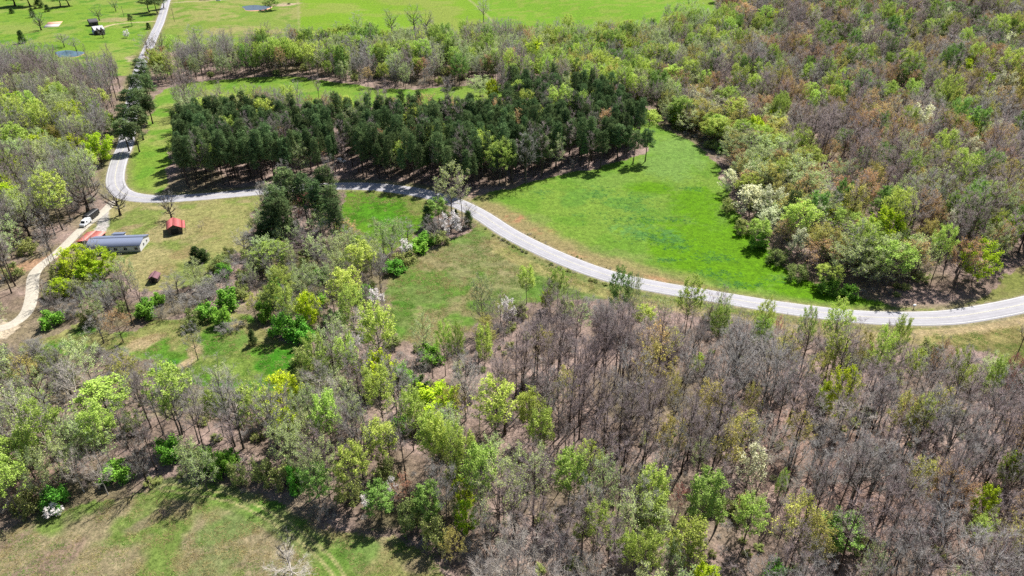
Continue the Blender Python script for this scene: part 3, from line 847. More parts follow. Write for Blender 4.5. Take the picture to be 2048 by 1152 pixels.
HAND = [  # code, photo column and row of the tree's top, height m, crown width in photo pixels, label
    # ---- between house, clearing and the curved field
    ('lf', 698, 573, 19, 50, "bright green tree at the left edge of the curved field, upper of two"),
    ('lf', 745, 610, 21, 58, "tall bright green tree standing alone at the curved field's lower left corner"),
    ('lf', 622, 667, 21, 50, "tall green tree with long bare trunk at the right end of the clearing"),
    ('lf', 681, 673, 17, 46, "round topped green tree just right of the clearing's tallest tree"),
    ('ly', 752, 710, 11, 76, "broad dense lime tree below the curved field"),
    ('ly', 556, 752, 12, 82, "widest dense lime tree under the clearing's right end"),
    ('lf', 755, 735, 20, 60, "thinly leafed tall tree standing in front of the broad lime tree"),
    ('ly', 872, 773, 9, 88, "low flat dense lime tree right of the round green trees"),
    ('lf', 647, 788, 17, 50, "full green tree below the widest lime tree"),
    ('lp', 606, 766, 17, 46, "grey green tree touching the right side of the widest lime tree"),
    ('lf', 815, 783, 17, 50, "green tree with twin dark trunks beside the low lime tree"),
    ('lf', 857, 830, 17, 50, "bright green tree below the low flat lime tree"),
    ('lp', 897, 818, 16, 52, "pale green tree right below the low flat lime tree"),
    ('ly', 562, 816, 10, 52, "small lime tree below the widest lime tree"),
    ('lf', 884, 643, 17, 32, "left of two slim green trees at the curved field's lower edge"),
    ('lf', 912, 650, 16, 30, "right of two slim green trees at the curved field's lower edge"),
    ('lf', 968, 650, 18, 30, "slim column of green leaves in the bare woods below the curved field"),
    ('bp', 955, 752, 17, 68, "whitish pink leafless tree left of the bare woods"),
    ('wb', 706, 664, 6.5, 24, "white blossom tree between the green trees by the clearing"),
    ('wb', 752, 578, 6, 34, "sprawling white blossom tree on the curved field's left edge"),
    ('go', 240, 713, 13, 76, "round mustard olive tree at the clearing's lower left"),
    ('lf', 192, 769, 12, 86, "broad green tree below the mustard olive tree"),
    ('lf', 52, 778, 11, 44, "small green tree beside the tan track on the left"),
    ('lp', 150, 676, 14, 66, "sparse pale green tree at the clearing's left end"),
    ('bg', 100, 690, 15, 56, None), ('bp', 455, 744, 17, 66, "whitish leafless tree below the clearing's pink soil"),
    ('bp', 388, 760, 15, 52, "smaller whitish leafless tree left of its twin"), ('bg', 300, 708, 11, 50, "pale grey leafless tree right of the mustard tree"),
    ('ru', 225, 624, 10, 62, "low rust brown tree above the clearing"), ('bg', 187, 632, 9, 42, None),
    ('bg', 374, 645, 12, 36, "small leafless tree on the clearing's bare pink patch"),
    ('ce', 500, 662, 4.5, 18, "small dark cedar in the clearing's green grass"), ('sb', 446, 648, 3, 36, "low brown thicket in the clearing"),
    ('sb', 470, 640, 3, 34, None), ('sg', 452, 580, 6, 40, "brightest green bush below the yard"), ('sg', 440, 618, 5, 34, None), ('sg', 408, 612, 4.5, 40, None),
    ('so', 380, 625, 4.5, 44, None), ('sg', 525, 608, 6, 34, None), ('sg', 556, 636, 6, 50, None), ('sg', 590, 640, 6, 46, None), ('sg', 600, 655, 5, 44, None),
    ('ly', 608, 588, 11, 50, "olive lime tree left of the curved field"), ('lf', 567, 575, 15, 40, None), ('go', 500, 590, 8, 40, None),
    ('lf', 684, 540, 16, 50, "vivid green tree above the curved field's left corner"), ('lf', 535, 488, 10, 60, "open crowned green tree in the brush right of the yard"),
    ('lp', 690, 463, 14, 52, None), ('lf', 716, 486, 15, 48, None), ('lp', 735, 478, 14, 40, None), ('bb', 604, 468, 9, 70, None), ('bb', 640, 476, 8, 60, None),
    ('lp', 760, 440, 13, 52, "open pale yellow tree on the edge of the small inner field"), ('lp', 795, 434, 13, 20, None), ('bg', 812, 440, 10, 30, None), ('bg', 780, 470, 9, 26, None),
    ('bg', 660, 435, 11, 60, None), ('lp', 640, 430, 11, 50, None), ('lp', 570, 448, 9, 50, None), ('ru', 690, 440, 9, 50, None),
    # pine clump right of the yard
    ('pi', 568, 338, 22, 58, "front left pine of the dark clump right of the yard"), ('pi', 600, 350, 20, 50, None), ('pi', 640, 336, 23, 56, "tallest pine of the clump at the inner field's corner"),
    ('pi', 548, 372, 19, 50, None), ('pi', 533, 398, 17, 46, None), ('pi', 655, 372, 20, 48, None), ('pi', 558, 400, 17, 44, None), ('pi', 668, 400, 17, 40, None), ('pi', 625, 365, 20, 44, None),
    ('rd', 612, 384, 14, 64, "mauve brown budding tree in front of the pine clump"), ('lf', 632, 394, 12, 22, None), ('bb', 585, 410, 12, 56, None), ('ce', 540, 440, 8, 40, None), ('ce', 522, 452, 7, 36, None),
    # hedge between inner and curved field
    ('ld', 876, 396, 10.5, 34, "tall olive tree in the hedge by the road"), ('ce', 853, 414, 8, 20, "dark cedar at the hedge's road end"), ('wb', 903, 426, 8, 42, "big white blossom tree in the hedge by the road"),
    ('bg', 870, 436, 9, 44, None), ('ce', 911, 420, 6, 14, None), ('ce', 936, 424, 6, 18, "dark cedar at the roadside end of the hedge"), ('bg', 938, 404, 8, 24, None), ('bg', 922, 432, 6, 26, None),
    ('wb', 812, 478, 7, 24, "small white blossom tree in the hedge, away from the road"), ('sg', 850, 468, 4, 40, None), ('sg', 828, 486, 4, 40, None), ('so', 878, 466, 4, 36, None), ('so', 800, 506, 4, 44, None), ('sg', 784, 524, 4, 40, None), ('sb', 770, 510, 4, 40, None),
    # yard and drive
    ('ly', 140, 494, 11, 66, "left of two dense lime trees hiding the long house's corner"), ('ly', 186, 500, 10, 66, "right of two dense lime trees hiding the long house's corner"), ('ly', 170, 520, 8, 50, None), ('ly', 112, 560, 6, 40, None),
    ('bo', 220, 366, 13, 64, "dark forked leafless tree beside the gravel spur"), ('bo', 328, 384, 11, 52, "dark forked leafless tree above the red roofed shed"),
    ('bo', 152, 350, 15, 96, "largest spreading leafless tree left of the road bend"), ('lf', 104, 384, 10, 44, None), ('bo', 68, 420, 15, 60, None), ('bo', 30, 400, 14, 70, None),
    ('sa', 399, 441, 3.6, 16, "small leafless sapling in the lawn right of the red shed"), ('ce', 388, 494, 5, 24, "dark evergreen bush in the lawn"), ('ce', 403, 500, 4, 22, "second dark evergreen bush beside the purple tree"),
    ('pu', 400, 494, 4, 22, "small purple flowering tree among lawn bushes"), ('bg', 345, 546, 8, 40, None), ('bg', 480, 462, 9, 34, None), ('sb', 430, 555, 5, 60, None), ('sb', 400, 575, 5, 60, None), ('bg', 395, 570, 9, 50, None), ('sb', 470, 520, 5, 60, None), ('bb', 270, 578, 6, 44, None),
    # ---- bottom left and bottom centre
    ('lf', 25, 868, 13, 62, "fresh green tree at the left edge above the bottom field"), ('sg', 330, 884, 5, 50, "green bush above the two track bend"), ('bo', 250, 848, 17, 70, "tall leafless pair leaning over the bottom field's edge"),
    ('bp', 180, 905, 12, 56, "pale silvery leafless tree in the wood above the bottom field"), ('bp', 130, 900, 12, 50, None), ('lp', 85, 885, 14, 54, None), ('lp', 45, 905, 14, 50, None), ('wb', 100, 1012, 3, 34, "white blossom bush at the bottom field's upper edge"),
    ('lp', 638, 884, 16, 62, "yellow green domed tree above the bottom field's dark shadows"), ('lf', 695, 893, 16, 60, "green tree right of the yellow green dome"), ('sg', 585, 940, 6, 36, "green bush left of the yellow green dome"), ('so', 765, 920, 7, 50, None),
    ('lf', 872, 834, 18, 44, None), ('lf', 905, 846, 18, 44, None), ('lf', 932, 872, 17, 44, None), ('lf', 903, 930, 12, 32, None), ('ly', 922, 960, 10, 50, "upper of two lime trees near the bottom centre"), ('ly', 930, 1004, 9, 48, "lower of two lime trees near the bottom centre"),
    ('wb', 778, 964, 5.5, 32, "white blossom tree above the bottom field"), ('wb', 733, 988, 4, 24, "low white blossom bush left of the taller one"), ('rd', 800, 955, 9, 56, None), ('bo', 560, 1058, 11, 56, "white barked leafless tree in the bottom field"), ('bp', 575, 1120, 6, 100, "pinkish grey leafless thicket at the bottom edge"),
    ('sg', 405, 905, 5, 40, None), ('sg', 440, 915, 5, 44, None), ('so', 380, 905, 5, 36, None), ('so', 470, 928, 5, 40, None), ('so', 520, 925, 6, 44, None),
    # ---- bottom right
    ('lf', 1142, 904, 17, 62, "rounded green tree in the lower middle of the bare woods"), ('lp', 1215, 915, 17, 56, "grey green sparse tree right of the rounded green tree"), ('lf', 1202, 1008, 15, 56, "yellow green tree below the rounded green tree"), ('lf', 1160, 1046, 8, 20, None),
    ('lf', 1258, 1066, 13, 34, None), ('lf', 1304, 1066, 15, 50, "bright green tree near the bottom, left of the wide one"), ('lf', 1388, 1046, 16, 68, "widest bright green tree near the bottom edge"), ('lp', 1352, 1090, 14, 44, None), ('ly', 1415, 1130, 8, 54, "lime tree cut by the bottom edge"),
    ('ld', 1428, 944, 18, 64, "tall green tree beside the red budding tree"), ('rd', 1362, 974, 8, 46, "red budding tree in the lower bare woods"), ('wc', 1512, 894, 12, 70, "cream tree in the lower bare woods"), ('lp', 1405, 880, 10, 30, None), ('ru', 1492, 990, 9, 32, None),
    ('ly', 1985, 978, 9, 46, "small lime tree near the right edge of the lower woods"), ('lf', 1978, 1038, 9, 50, None), ('ld', 1690, 1040, 8, 72, "low dark green tree in the lower right woods"), ('lf', 1572, 940, 12, 20, "narrow green tree left of a pale leafless crown"), ('lp', 1762, 1094, 11, 50, None),
    ('bp', 1600, 948, 14, 66, "pale leafless dome right of the narrow green tree"), ('ly', 2036, 908, 9, 40, None), ('sg', 1558, 1130, 6, 50, None), ('ly', 1400, 708, 6, 30, "small lime tree alone in the bare woods"), ('go', 1430, 763, 16, 66, "golden olive dome in the middle of the bare woods"), ('go', 1513, 763, 14, 40, None),
    ('lf', 1060, 781, 15, 48, None), ('lf', 1086, 822, 15, 48, "green tree left of the darkest bare woods"), ('go', 1355, 748, 15, 38, None), ('ly', 1702, 736, 16, 66, "large dense lime tree in the right hand bare woods"), ('ly', 1655, 765, 9, 32, "small lime tree touching the large lime tree's left side"), ('go', 1650, 704, 13, 66, "golden olive dome above the large lime tree"),
    ('lf', 1685, 670, 16, 42, "green tree above the large lime tree"), ('go', 1742, 664, 15, 40, None), ('lf', 1690, 602, 20, 50, "tallest green tree overlapping the right part of the road"), ('lf', 1812, 634, 18, 30, "slim green tree overlapping the road's lower edge, rightmost"), ('lf', 1780, 654, 19, 42, None), ('lf', 1842, 700, 12, 36, None),
    ('ru', 1898, 684, 17, 52, "tan budding tree at the right grassland's edge"), ('lf', 1932, 696, 18, 36, "green tree at the right grassland's edge"), ('lf', 1945, 730, 12, 34, None), ('lf', 2008, 716, 18, 30, None), ('rd', 2040, 712, 20, 44, "red budded tree at the right edge of the picture"),
    ('go', 1830, 788, 17, 76, "wide golden olive dome below the grassland"), ('lf', 1858, 792, 17, 40, None), ('lf', 1625, 614, 18, 32, None), ('lf', 1536, 600, 18, 36, None), ('lp', 1452, 586, 18, 34, None), ('lf', 1447, 614, 15, 32, None), ('lf', 1530, 634, 15, 34, None),
    ('ld', 1245, 538, 19, 38, "dark green tree overlapping the road, tallest at the bare woods' edge"), ('lf', 1388, 556, 19, 42, "open green tree overlapping the road above the bare woods"), ('lp', 1275, 545, 18, 26, None), ('lf', 1054, 533, 13, 28, "small deep green tree in front of the mown verge"), ('lf', 1117, 537, 14, 34, "yellow green tree in front of the mown verge"),
    ('ly', 1093, 583, 6, 24, None), ('lf', 1290, 612, 9, 36, None), ('lp', 963, 552, 19, 40, "tall pale tree at the lower right corner of the curved field"), ('bb', 1100, 560, 14, 30, None), ('wb', 1015, 598, 8, 36, "white blossom tree at the curved field's lower right"), ('rd', 1565, 632, 16, 26, None), ('bb', 1650, 640, 14, 26, None),
    # ---- left hand woods
    ('ly', 142, 206, 12, 44, "lime tree in the left wood, upper"), ('ly', 207, 226, 10, 34, "lime tree beside the dark pines on the left"), ('lf', 188, 178, 13, 36, None), ('lp', 132, 190, 13, 30, None), ('ly', 50, 276, 12, 58, "broad lime tree at the far left"), ('lf', 40, 236, 12, 50, None), ('lf', 150, 232, 13, 40, None), ('go', 100, 250, 12, 36, None),
    ('ly', 145, 272, 12, 52, None), ('ly', 185, 270, 13, 50, "lime tree above the road bend"), ('lf', 160, 300, 13, 40, None), ('lf', 28, 128, 13, 30, None), ('lp', 78, 325, 12, 50, None),
    ('pi', 276, 118, 20, 40, "tallest dark pine beside the left road"), ('pi', 262, 150, 20, 40, None), ('pi', 290, 150, 17, 30, None), ('pi', 250, 180, 19, 44, None), ('pi', 275, 178, 18, 36, None), ('pi', 244, 210, 17, 40, None), ('pi', 268, 215, 16, 36, None), ('pi', 240, 240, 15, 38, None), ('pi', 262, 245, 14, 36, None), ('pi', 290, 190, 15, 30, None),
    ('lf', 318, 108, 17, 34, None), ('bo', 312, 62, 18, 44, "large leafless tree covering the far road"), ('bo', 300, 80, 15, 40, None), ('bg', 285, 66, 15, 40, None),
    # ---- far farm
    ('bo', 70, 22, 15, 36, "large leafless tree beside the pink and white slab"), ('ce', 37, 62, 9, 14, None), ('bo', 190, 10, 13, 30, "leafless tree behind the white roofed house"), ('bo', 224, -6, 13, 24, "leafless tree in the far pasture above the house"), ('bo', 200, 52, 9, 22, None), ('pi', 258, 28, 10, 14, "dark round tree beside the far driveway"), ('ce', 295, 46, 5, 9, "small round green tree by the far road"),
    ('wb', 249, 60, 6, 12, "pale blossom tree on the far lawn"), ('pi', 306, -10, 16, 34, "dark evergreen beside the top of the road"), ('pi', 290, -12, 16, 30, None), ('pi', 320, -14, 14, 26, None), ('ld', 538, -4, 11, 26, "dark bush tree on the pond's bank"), ('pi', 20, -18, 14, 40, None), ('pi', 50, -18, 14, 40, None), ('pi', 112, -14, 13, 34, None), ('pi', 130, -16, 13, 30, None), ('ce', 91, 10, 6, 10, None), ('ce', 60, 16, 8, 11, None), ('ce', 20, 16, 5, 9, None), ('ce', 70, -10, 12, 16, None), ('bg', 120, 66, 10, 24, None), ('bg', 145, 74, 10, 26, None),
    # ---- far treeline
    ('bo', 780, 16, 20, 44, "broad leafless tree standing above the far treeline"), ('bg', 710, 22, 20, 26, None), ('bo', 825, 8, 20, 40, "open pale green edged tree above the far treeline"), ('bo', 850, 20, 18, 36, None), ('bg', 966, -4, 20, 24, "leafless tree at the far field boundary"), ('bg', 428, 60, 19, 40, None), ('bg', 390, 50, 18, 36, None), ('ru', 1056, 60, 18, 32, None), ('ly', 1072, 88, 16, 60, "lime tree right of the far strip meadow"), ('bg', 1150, 42, 20, 22, None),
    ('lp', 1348, 6, 22, 34, "left of two tall thin trees at the far lime pasture"), ('lp', 1385, -2, 23, 36, "right of two tall thin trees at the far lime pasture"), ('lp', 1420, 18, 18, 28, None), ('ru', 1490, 8, 20, 60, "large rust brown crown beyond the far pasture"), ('lp', 960, 152, 12, 40, None), ('ly', 985, 160, 12, 24, None), ('lf', 660, 56, 18, 30, None), ('lf', 715, 72, 17, 30, None), ('lf', 622, 64, 17, 34, None), ('lf', 770, 60, 16, 28, None), ('wc', 750, 124, 8, 24, None), ('lf', 820, 82, 17, 26, None), ('lf', 690, 50, 19, 34, None),
    ('ld', 1232, 98, 18, 28, None), ('lf', 1260, 102, 18, 28, None), ('ld', 1334, 98, 18, 34, None), ('lf', 1297, 118, 17, 28, None), ('lf', 1345, 132, 16, 44, None), ('lp', 1390, 144, 16, 44, None), ('lf', 1238, 140, 17, 34, None), ('lf', 1275, 150, 17, 34, None), ('lp', 1130, 152, 16, 30, None), ('ly', 1180, 160, 13, 46, "lime tree behind the pine wood"), ('ly', 1146, 160, 13, 34, None), ('lf', 1525, 124, 17, 30, None), ('lf', 1512, 150, 17, 30, None), ('lf', 1300, 222, 12, 36, "pale open tree at the big field's far corner"), ('ly', 1512, 236, 13, 56, "lime tree at the right forest's near side"), ('ly', 1560, 20, 14, 46, None),
    ('bb', 1260, 236, 14, 50, None),
    ('pi', 1297, 258, 15, 32, "pine at the very tip of the pine wood beside the big field"), ('pi', 1272, 262, 15, 28, None), ('pi', 1240, 252, 16, 32, None), ('pi', 1205, 262, 17, 34, None),
    ('so', 560, 930, 6, 56, None), ('ld', 625, 935, 10, 56, None), ('so', 690, 960, 7, 60, None), ('ld', 755, 975, 9, 50, "dark green tree on the bottom field's shadowed edge"), ('so', 820, 1010, 7, 60, None), ('so', 865, 1045, 7, 60, None), ('ld', 850, 975, 11, 50, None), ('go', 900, 1060, 10, 60, None),
    # ---- the right hand forest
    ('ld', 1871, 15, 17, 28, None), ('ld', 1915, 5, 17, 36, None), ('ld', 1950, 12, 17, 28, None), ('ld', 1740, 7, 17, 18, None), ('ld', 1728, 30, 17, 30, None), ('ld', 1665, 43, 17, 24, None), ('ld', 1692, 47, 17, 28, None), ('ld', 1657, 73, 17, 30, None), ('lf', 1614, 70, 17, 26, None), ('ld', 1820, 28, 17, 24, None), ('lf', 1870, 37, 17, 30, None), ('ld', 1895, 40, 17, 28, None), ('ld', 1800, 52, 17, 36, None), ('ld', 1962, 54, 17, 42, "deep green crown near the right forest's top edge"), ('ld', 1850, 46, 17, 28, None),
    ('ld', 1790, 106, 17, 32, None), ('ld', 1818, 127, 18, 30, None), ('ld', 1840, 128, 18, 24, None), ('ld', 1862, 138, 18, 30, None), ('ly', 1948, 122, 14, 54, "largest lime crown of three in the upper right forest"), ('ly', 1905, 140, 13, 48, "left lime crown of three in the upper right forest"), ('ly', 1985, 146, 13, 40, "lower lime crown of three in the upper right forest"), ('ly', 1690, 137, 14, 56, "lime gold crown alone in the upper right forest"), ('lf', 1775, 162, 17, 46, None), ('wc', 1795, 194, 14, 30, None), ('lf', 1903, 174, 15, 30, None), ('lf', 1912, 202, 14, 34, "round green crown in the middle of the right forest"), ('lf', 1948, 192, 15, 32, None), ('ld', 1694, 258, 15, 32, "round dark green crown near the right forest's middle"), ('lf', 1625, 165, 17, 28, None), ('lf', 1642, 180, 17, 30, None), ('lf', 1622, 127, 17, 26, None), ('ld', 1556, 105, 17, 24, None), ('wc', 2000, 240, 13, 44, None), ('wc', 1950, 275, 13, 44, None), ('wc', 2025, 65, 14, 40, None),
    ('ld', 1775, 288, 18, 30, "tall narrow green crown leaning in the right forest"), ('lf', 1862, 312, 14, 36, None), ('lp', 1694, 320, 16, 50, None), ('ld', 1785, 376, 17, 44, "vivid green crown above the lime gold dome"), ('ld', 1692, 360, 16, 28, None), ('ld', 1640, 385, 15, 34, None), ('pi', 1592, 382, 17, 34, "dark evergreen in the right forest's near edge"), ('ly', 1782, 421, 17, 66, "lime gold dome in the right forest"), ('wc', 1910, 420, 14, 36, None), ('go', 1868, 440, 15, 50, "gold domed crown in front of bare trees"), ('lp', 2000, 448, 15, 50, None), ('wc', 1820, 392, 12, 28, None),
    ('ru', 1845, 480, 15, 74, "large domed gold and brown tree at the right forest's front edge"), ('ru', 1945, 478, 16, 72, "large leafless brown domed tree at the right forest's front corner"), ('lp', 1712, 482, 15, 66, None), ('lp', 1760, 500, 13, 50, None), ('wc', 1606, 458, 12, 40, "cream white crown at the big field's right edge"), ('wc', 1510, 372, 12, 62, "upper cream crown beside the big field"), ('wc', 1545, 414, 11, 50, "second cream crown beside the big field"), ('wc', 1580, 340, 12, 34, None), ('wc', 1640, 408, 12, 44, None), ('bb', 1690, 440, 13, 56, None), ('go', 1720, 400, 15, 40, None), ('ru', 1575, 440, 12, 44, None), ('lf', 1660, 530, 8, 44, None), ('lf', 1525, 440, 10, 36, None), ('lf', 1500, 350, 12, 40, None), ('ru', 1480, 300, 12, 40, None), ('wc', 1462, 340, 10, 36, None), ('sg', 1660, 560, 4, 40, None), ('sg', 1700, 572, 4, 36, None), ('so', 1600, 530, 5, 40, None), ('so', 1560, 500, 5, 40, None), ('sg', 1520, 470, 5, 36, None), ('so', 1490, 440, 5, 36, None), ('so', 1462, 400, 5, 34, None),
]
for code, u, v, h, wpx, lab in HAND:
    x, y = top(u, v, h)
    z = float(terrain(x, y))
    dep = proj(x, y, z + h * .7)[2]
    put(code, x, y, h, (.96 if v > 560 else 1.06) * wpx * dep / FPX, lab, True)

# ---- zones of the woods by where the trunks stand (photo pixels of the ground), spacing in metres, mix
Z = [
    ('pines', [(338, 374), (335, 330), (345, 270), (346, 272), (500, 268), (700, 270), (900, 266), (1000, 248), (1020, 205), (1150, 205), (1230, 232), (1262, 252), (1285, 285), (1303, 318), (1180, 340), (1060, 362), (985, 374), (930, 386), (905, 388), (850, 374), (760, 362), (690, 360), (520, 372), (430, 382)],
     4.2, dict(pi=.86, lf=.035, lp=.035, bb=.04, ru=.02, sa=.06)),
    ('left pines', [(255, 160), (300, 150), (318, 180), (300, 240), (262, 300), (240, 300), (225, 260)], 6.5, dict(pi=.45, ce=.1, lp=.15, so=.2, bb=.1)),
    ('treeline', [(335, 170), (352, 140), (400, 110), (600, 108), (760, 96), (900, 100), (1000, 90), (1130, 92), (1060, 140), (1015, 168), (900, 172), (840, 178), (760, 178), (680, 164), (520, 151), (430, 158)],
     5.6, dict(lf=.15, lp=.27, bg=.26, bb=.16, ru=.02, so=.08, sb=.05, ld=.03)),
    ('far middle', [(1000, 84), (1300, 76), (1430, 60), (1500, 60), (1560, 100), (1420, 160), (1330, 250), (1230, 225), (1150, 196), (1012, 200), (1060, 140), (1130, 92)],
     5.4, dict(lf=.27, lp=.28, bg=.1, bb=.15, ru=.06, go=.07, ld=.06, ly=.02)),
    ('edge', [(1290, 236), (1420, 300), (1460, 370), (1510, 450), (1570, 520), (1660, 570), (1800, 605), (1860, 560), (1740, 500), (1640, 420), (1590, 330), (1520, 250), (1380, 200)],
     4.6, dict(lp=.22, wc=.045, go=.16, lf=.14, so=.2, sg=.05, ru=.08, bb=.08, bg=.04, ly=.02)),
    ('right forest', [(1420, 160), (1560, 100), (1440, 10), (1440, -60), (2500, -60), (2500, 560), (2048, 530), (1950, 600), (1800, 612), (1860, 560), (1740, 500), (1640, 420), (1590, 330), (1520, 250), (1380, 200)],
     5.9, dict(bb=.38, bg=.19, ru=.14, go=.1, lf=.085, ld=.065, lp=.065, ly=.01, wc=.025, bp=.02)),
    ('bare woods', [(930, 735), (1000, 690), (1100, 672), (1250, 690), (1400, 722), (1560, 742), (1700, 762), (1850, 780), (1960, 800), (2060, 830), (2500, 800), (2500, 1500), (1560, 1500), (1480, 1000), (1300, 960), (1080, 900), (980, 800)],
     4.2, dict(bb=.5, bg=.2, bp=.06, sa=.17, lp=.014, lf=.003, go=.025, ru=.02, sb=.03)),
    ('wood margin', [(870, 700), (940, 672), (1000, 636), (1100, 606), (1250, 616), (1400, 640), (1560, 664), (1700, 690), (1850, 706), (1960, 730), (2060, 770), (2300, 800), (2060, 832), (1960, 802), (1700, 764), (1400, 724), (1250, 692), (1100, 674), (1000, 692), (930, 740)],
     4.2, dict(sa=.5, sb=.3, so=.06, bb=.1, lp=.04)),
    ('lower band', [(830, 1080), (900, 900), (1080, 900), (1300, 960), (1480, 1000), (1560, 1500), (960, 1500), (905, 1150)],
     4.6, dict(bg=.22, bb=.2, bp=.08, lp=.11, lf=.05, sb=.16, so=.1, sa=.1, go=.03)),
    ('left mixed', [(-300, 700), (60, 712), (110, 770), (250, 815), (340, 835), (560, 845), (610, 800), (660, 750), (700, 712), (800, 712), (900, 712), (980, 800), (1080, 900), (900, 900), (830, 1085), (640, 1045), (440, 980), (300, 975), (70, 1030), (-300, 1110)],
     4.6, dict(bg=.24, bp=.12, bb=.14, lp=.16, so=.12, sb=.12, lf=.05, go=.04, sg=.02, sa=.06)),
    ('clearing margin', [(60, 704), (250, 712), (340, 742), (560, 752), (615, 712), (700, 690), (900, 690), (900, 714), (700, 714), (660, 752), (610, 802), (560, 847), (340, 837), (250, 817), (110, 772)],
     5.4, dict(sb=.34, so=.25, sa=.25, lp=.08, bg=.08)),
    ('upper left', [(-300, 150), (60, 138), (200, 152), (262, 150), (265, 170), (235, 260), (120, 220), (-300, 240)], 5.2, dict(bg=.46, bb=.36, bp=.06, lp=.08, sa=.08)),
    ('left wood', [(-300, 240), (120, 220), (235, 260), (228, 300), (226, 390), (180, 430), (120, 480), (60, 530), (-300, 600)], 5.0, dict(bg=.34, bb=.12, lp=.19, lf=.1, so=.1, sb=.1, ly=.04, bo=.04)),
    ('brush', [(440, 530), (520, 440), (520, 400), (690, 400), (672, 450), (730, 508), (800, 520), (770, 560), (765, 610), (795, 680), (700, 690), (612, 705), (545, 665), (480, 615), (300, 640), (160, 650), (60, 660), (70, 580), (110, 520), (250, 575), (340, 585)],
     4.2, dict(sb=.22, so=.2, bg=.18, lp=.14, sg=.08, bb=.12, sa=.06, lf=.03)),
    ('left low', [(-300, 600), (60, 540), (60, 640), (30, 690), (-300, 720)], 4.6, dict(bg=.4, bb=.15, sb=.2, so=.15, lp=.1)),
]
ZW = [(n, P(p), s, m) for n, p, s, m in Z]
CODES = list(PR)
hx = np.array([t['x'] for t in TREES]); hy = np.array([t['y'] for t in TREES]); hw = np.array([t['w'] for t in TREES])
hh = np.array([t['h'] for t in TREES])
_u, _v, _d = proj(hx, hy, np.array([t['z'] for t in TREES]) + hh * .72)
hand_uvd = np.stack([_u, _v, _d, hw * FPX / _d], 1)
BUILT = P([(230, 500), (200, 490), (262, 494), (185, 472), (186, 482), (352, 462), (308, 558), (170, 446), (186, 432), (202, 62), (190, 50), (683, 324), (102, 52)])
CLEARINGS = [[(945, 460), (1020, 480), (1150, 545), (1220, 570), (1100, 580), (1040, 590), (960, 600), (930, 650), (850, 680), (800, 665), (775, 620), (780, 560), (850, 515)],
    [(180, 660), (260, 680), (340, 650), (430, 645), (480, 630), (540, 670), (590, 700), (580, 735), (520, 740), (460, 700), (400, 700), (340, 720), (290, 705), (200, 695)],
    [(360, 172), (430, 165), (520, 158), (640, 163), (760, 173), (900, 171), (1005, 172), (1005, 188), (920, 193), (800, 183), (640, 177), (500, 172), (360, 174)],
    [(310, 190), (345, 185), (343, 240), (330, 300), (300, 370), (260, 370), (250, 345), (275, 300), (295, 250)],
    [(0, 84), (0, 25), (200, 20), (300, 20), (300, 70), (270, 95), (200, 95), (100, 85)], [(118, 102), (160, 102), (160, 112), (118, 112)], [(345, 20), (590, 15), (590, 40), (480, 60), (380, 60), (350, 90)], [(600, 5), (1400, 5), (1320, 40), (1150, 50), (1000, 40), (850, 40), (600, 50)],
    [(250, 410), (500, 398), (495, 440), (480, 470), (400, 500), (380, 545), (300, 545), (270, 520), (300, 490), (290, 470), (210, 440)], [(290, 540), (328, 540), (328, 574), (290, 574)], [(0, 1075), (150, 1025), (300, 995), (400, 985), (475, 1002), (520, 1024), (570, 1052), (640, 1106), (640, 1152), (0, 1152)], [(640, 1085), (700, 1080), (830, 1112), (870, 1150), (640, 1150)], [(165, 462), (290, 470), (292, 508), (235, 515), (175, 495)], [(0, 640), (40, 640), (48, 650), (20, 668), (0, 672)],
    [(1860, 665), (2048, 645), (2048, 712), (1960, 694), (1860, 686)], [(1970, 590), (2040, 545), (2040, 595), (1990, 610)], [(690, 385), (760, 384), (840, 400), (850, 430), (800, 455), (740, 450), (690, 450)],
    [(1270, 250), (1330, 265), (1420, 320), (1450, 380), (1500, 470), (1560, 540), (1700, 600), (1560, 605), (1400, 570), (1200, 520), (1050, 430), (1020, 390), (1200, 350), (1310, 320)]]
vis = []
for poly in CLEARINGS:
    a_ = np.array(poly, float)
    mu, mv = np.meshgrid(np.arange(a_[:, 0].min(), a_[:, 0].max(), 11), np.arange(a_[:, 1].min(), a_[:, 1].max(), 6))
    k_ = inpoly(mu.ravel(), mv.ravel(), poly)
    vis.append(np.stack([mu.ravel()[k_], mv.ravel()[k_]], 1))
for line, lo_, hi_ in ((DRIVE, 5, 232), (SPUR, 0, 300)):
    lu, lv, _ = proj(line[:, 0], line[:, 1], terrain(line[:, 0], line[:, 1]))
    k_ = (lu > lo_) & (lu < hi_) & (lv < 680)
    vis.append(np.stack([lu[k_], lv[k_]], 1)[::2])
lu, lv, _ = proj(ROAD[:, 0], ROAD[:, 1], terrain(ROAD[:, 0], ROAD[:, 1]))
k_ = ((lv < 60) | ((lu > 210) & (lu < 515) & (lv > 320)) | ((lu > 690) & (lu < 880)) | ((lu > 940) & (lu < 2060)))
vis.append(np.stack([lu[k_], lv[k_]], 1))
vis = np.concatenate(vis)
CELL = 4.2
X0, X1, Y0, Y1 = -640, 760, 58, 1010
cx, cy = np.meshgrid(np.arange(X0, X1, CELL), np.arange(Y0, Y1, CELL))
cx = (cx + rng.random(cx.shape) * CELL).ravel(); cy = (cy + rng.random(cy.shape) * CELL).ravel()
ok = np.abs(cx) < .66 * cy + 85
cx, cy = cx[ok], cy[ok]
infield = np.zeros(len(cx), bool)
for k_, poly in FW.items():
    infield |= inpoly(cx, cy, poly)
rdist = dist_line(cx, cy, ROAD, 30); ddist = dist_line(cx, cy, DRIVE, 30); sdist = dist_line(cx, cy, SPUR, 30); tdist = dist_line(cx, cy, DIRTTRACK, 30)
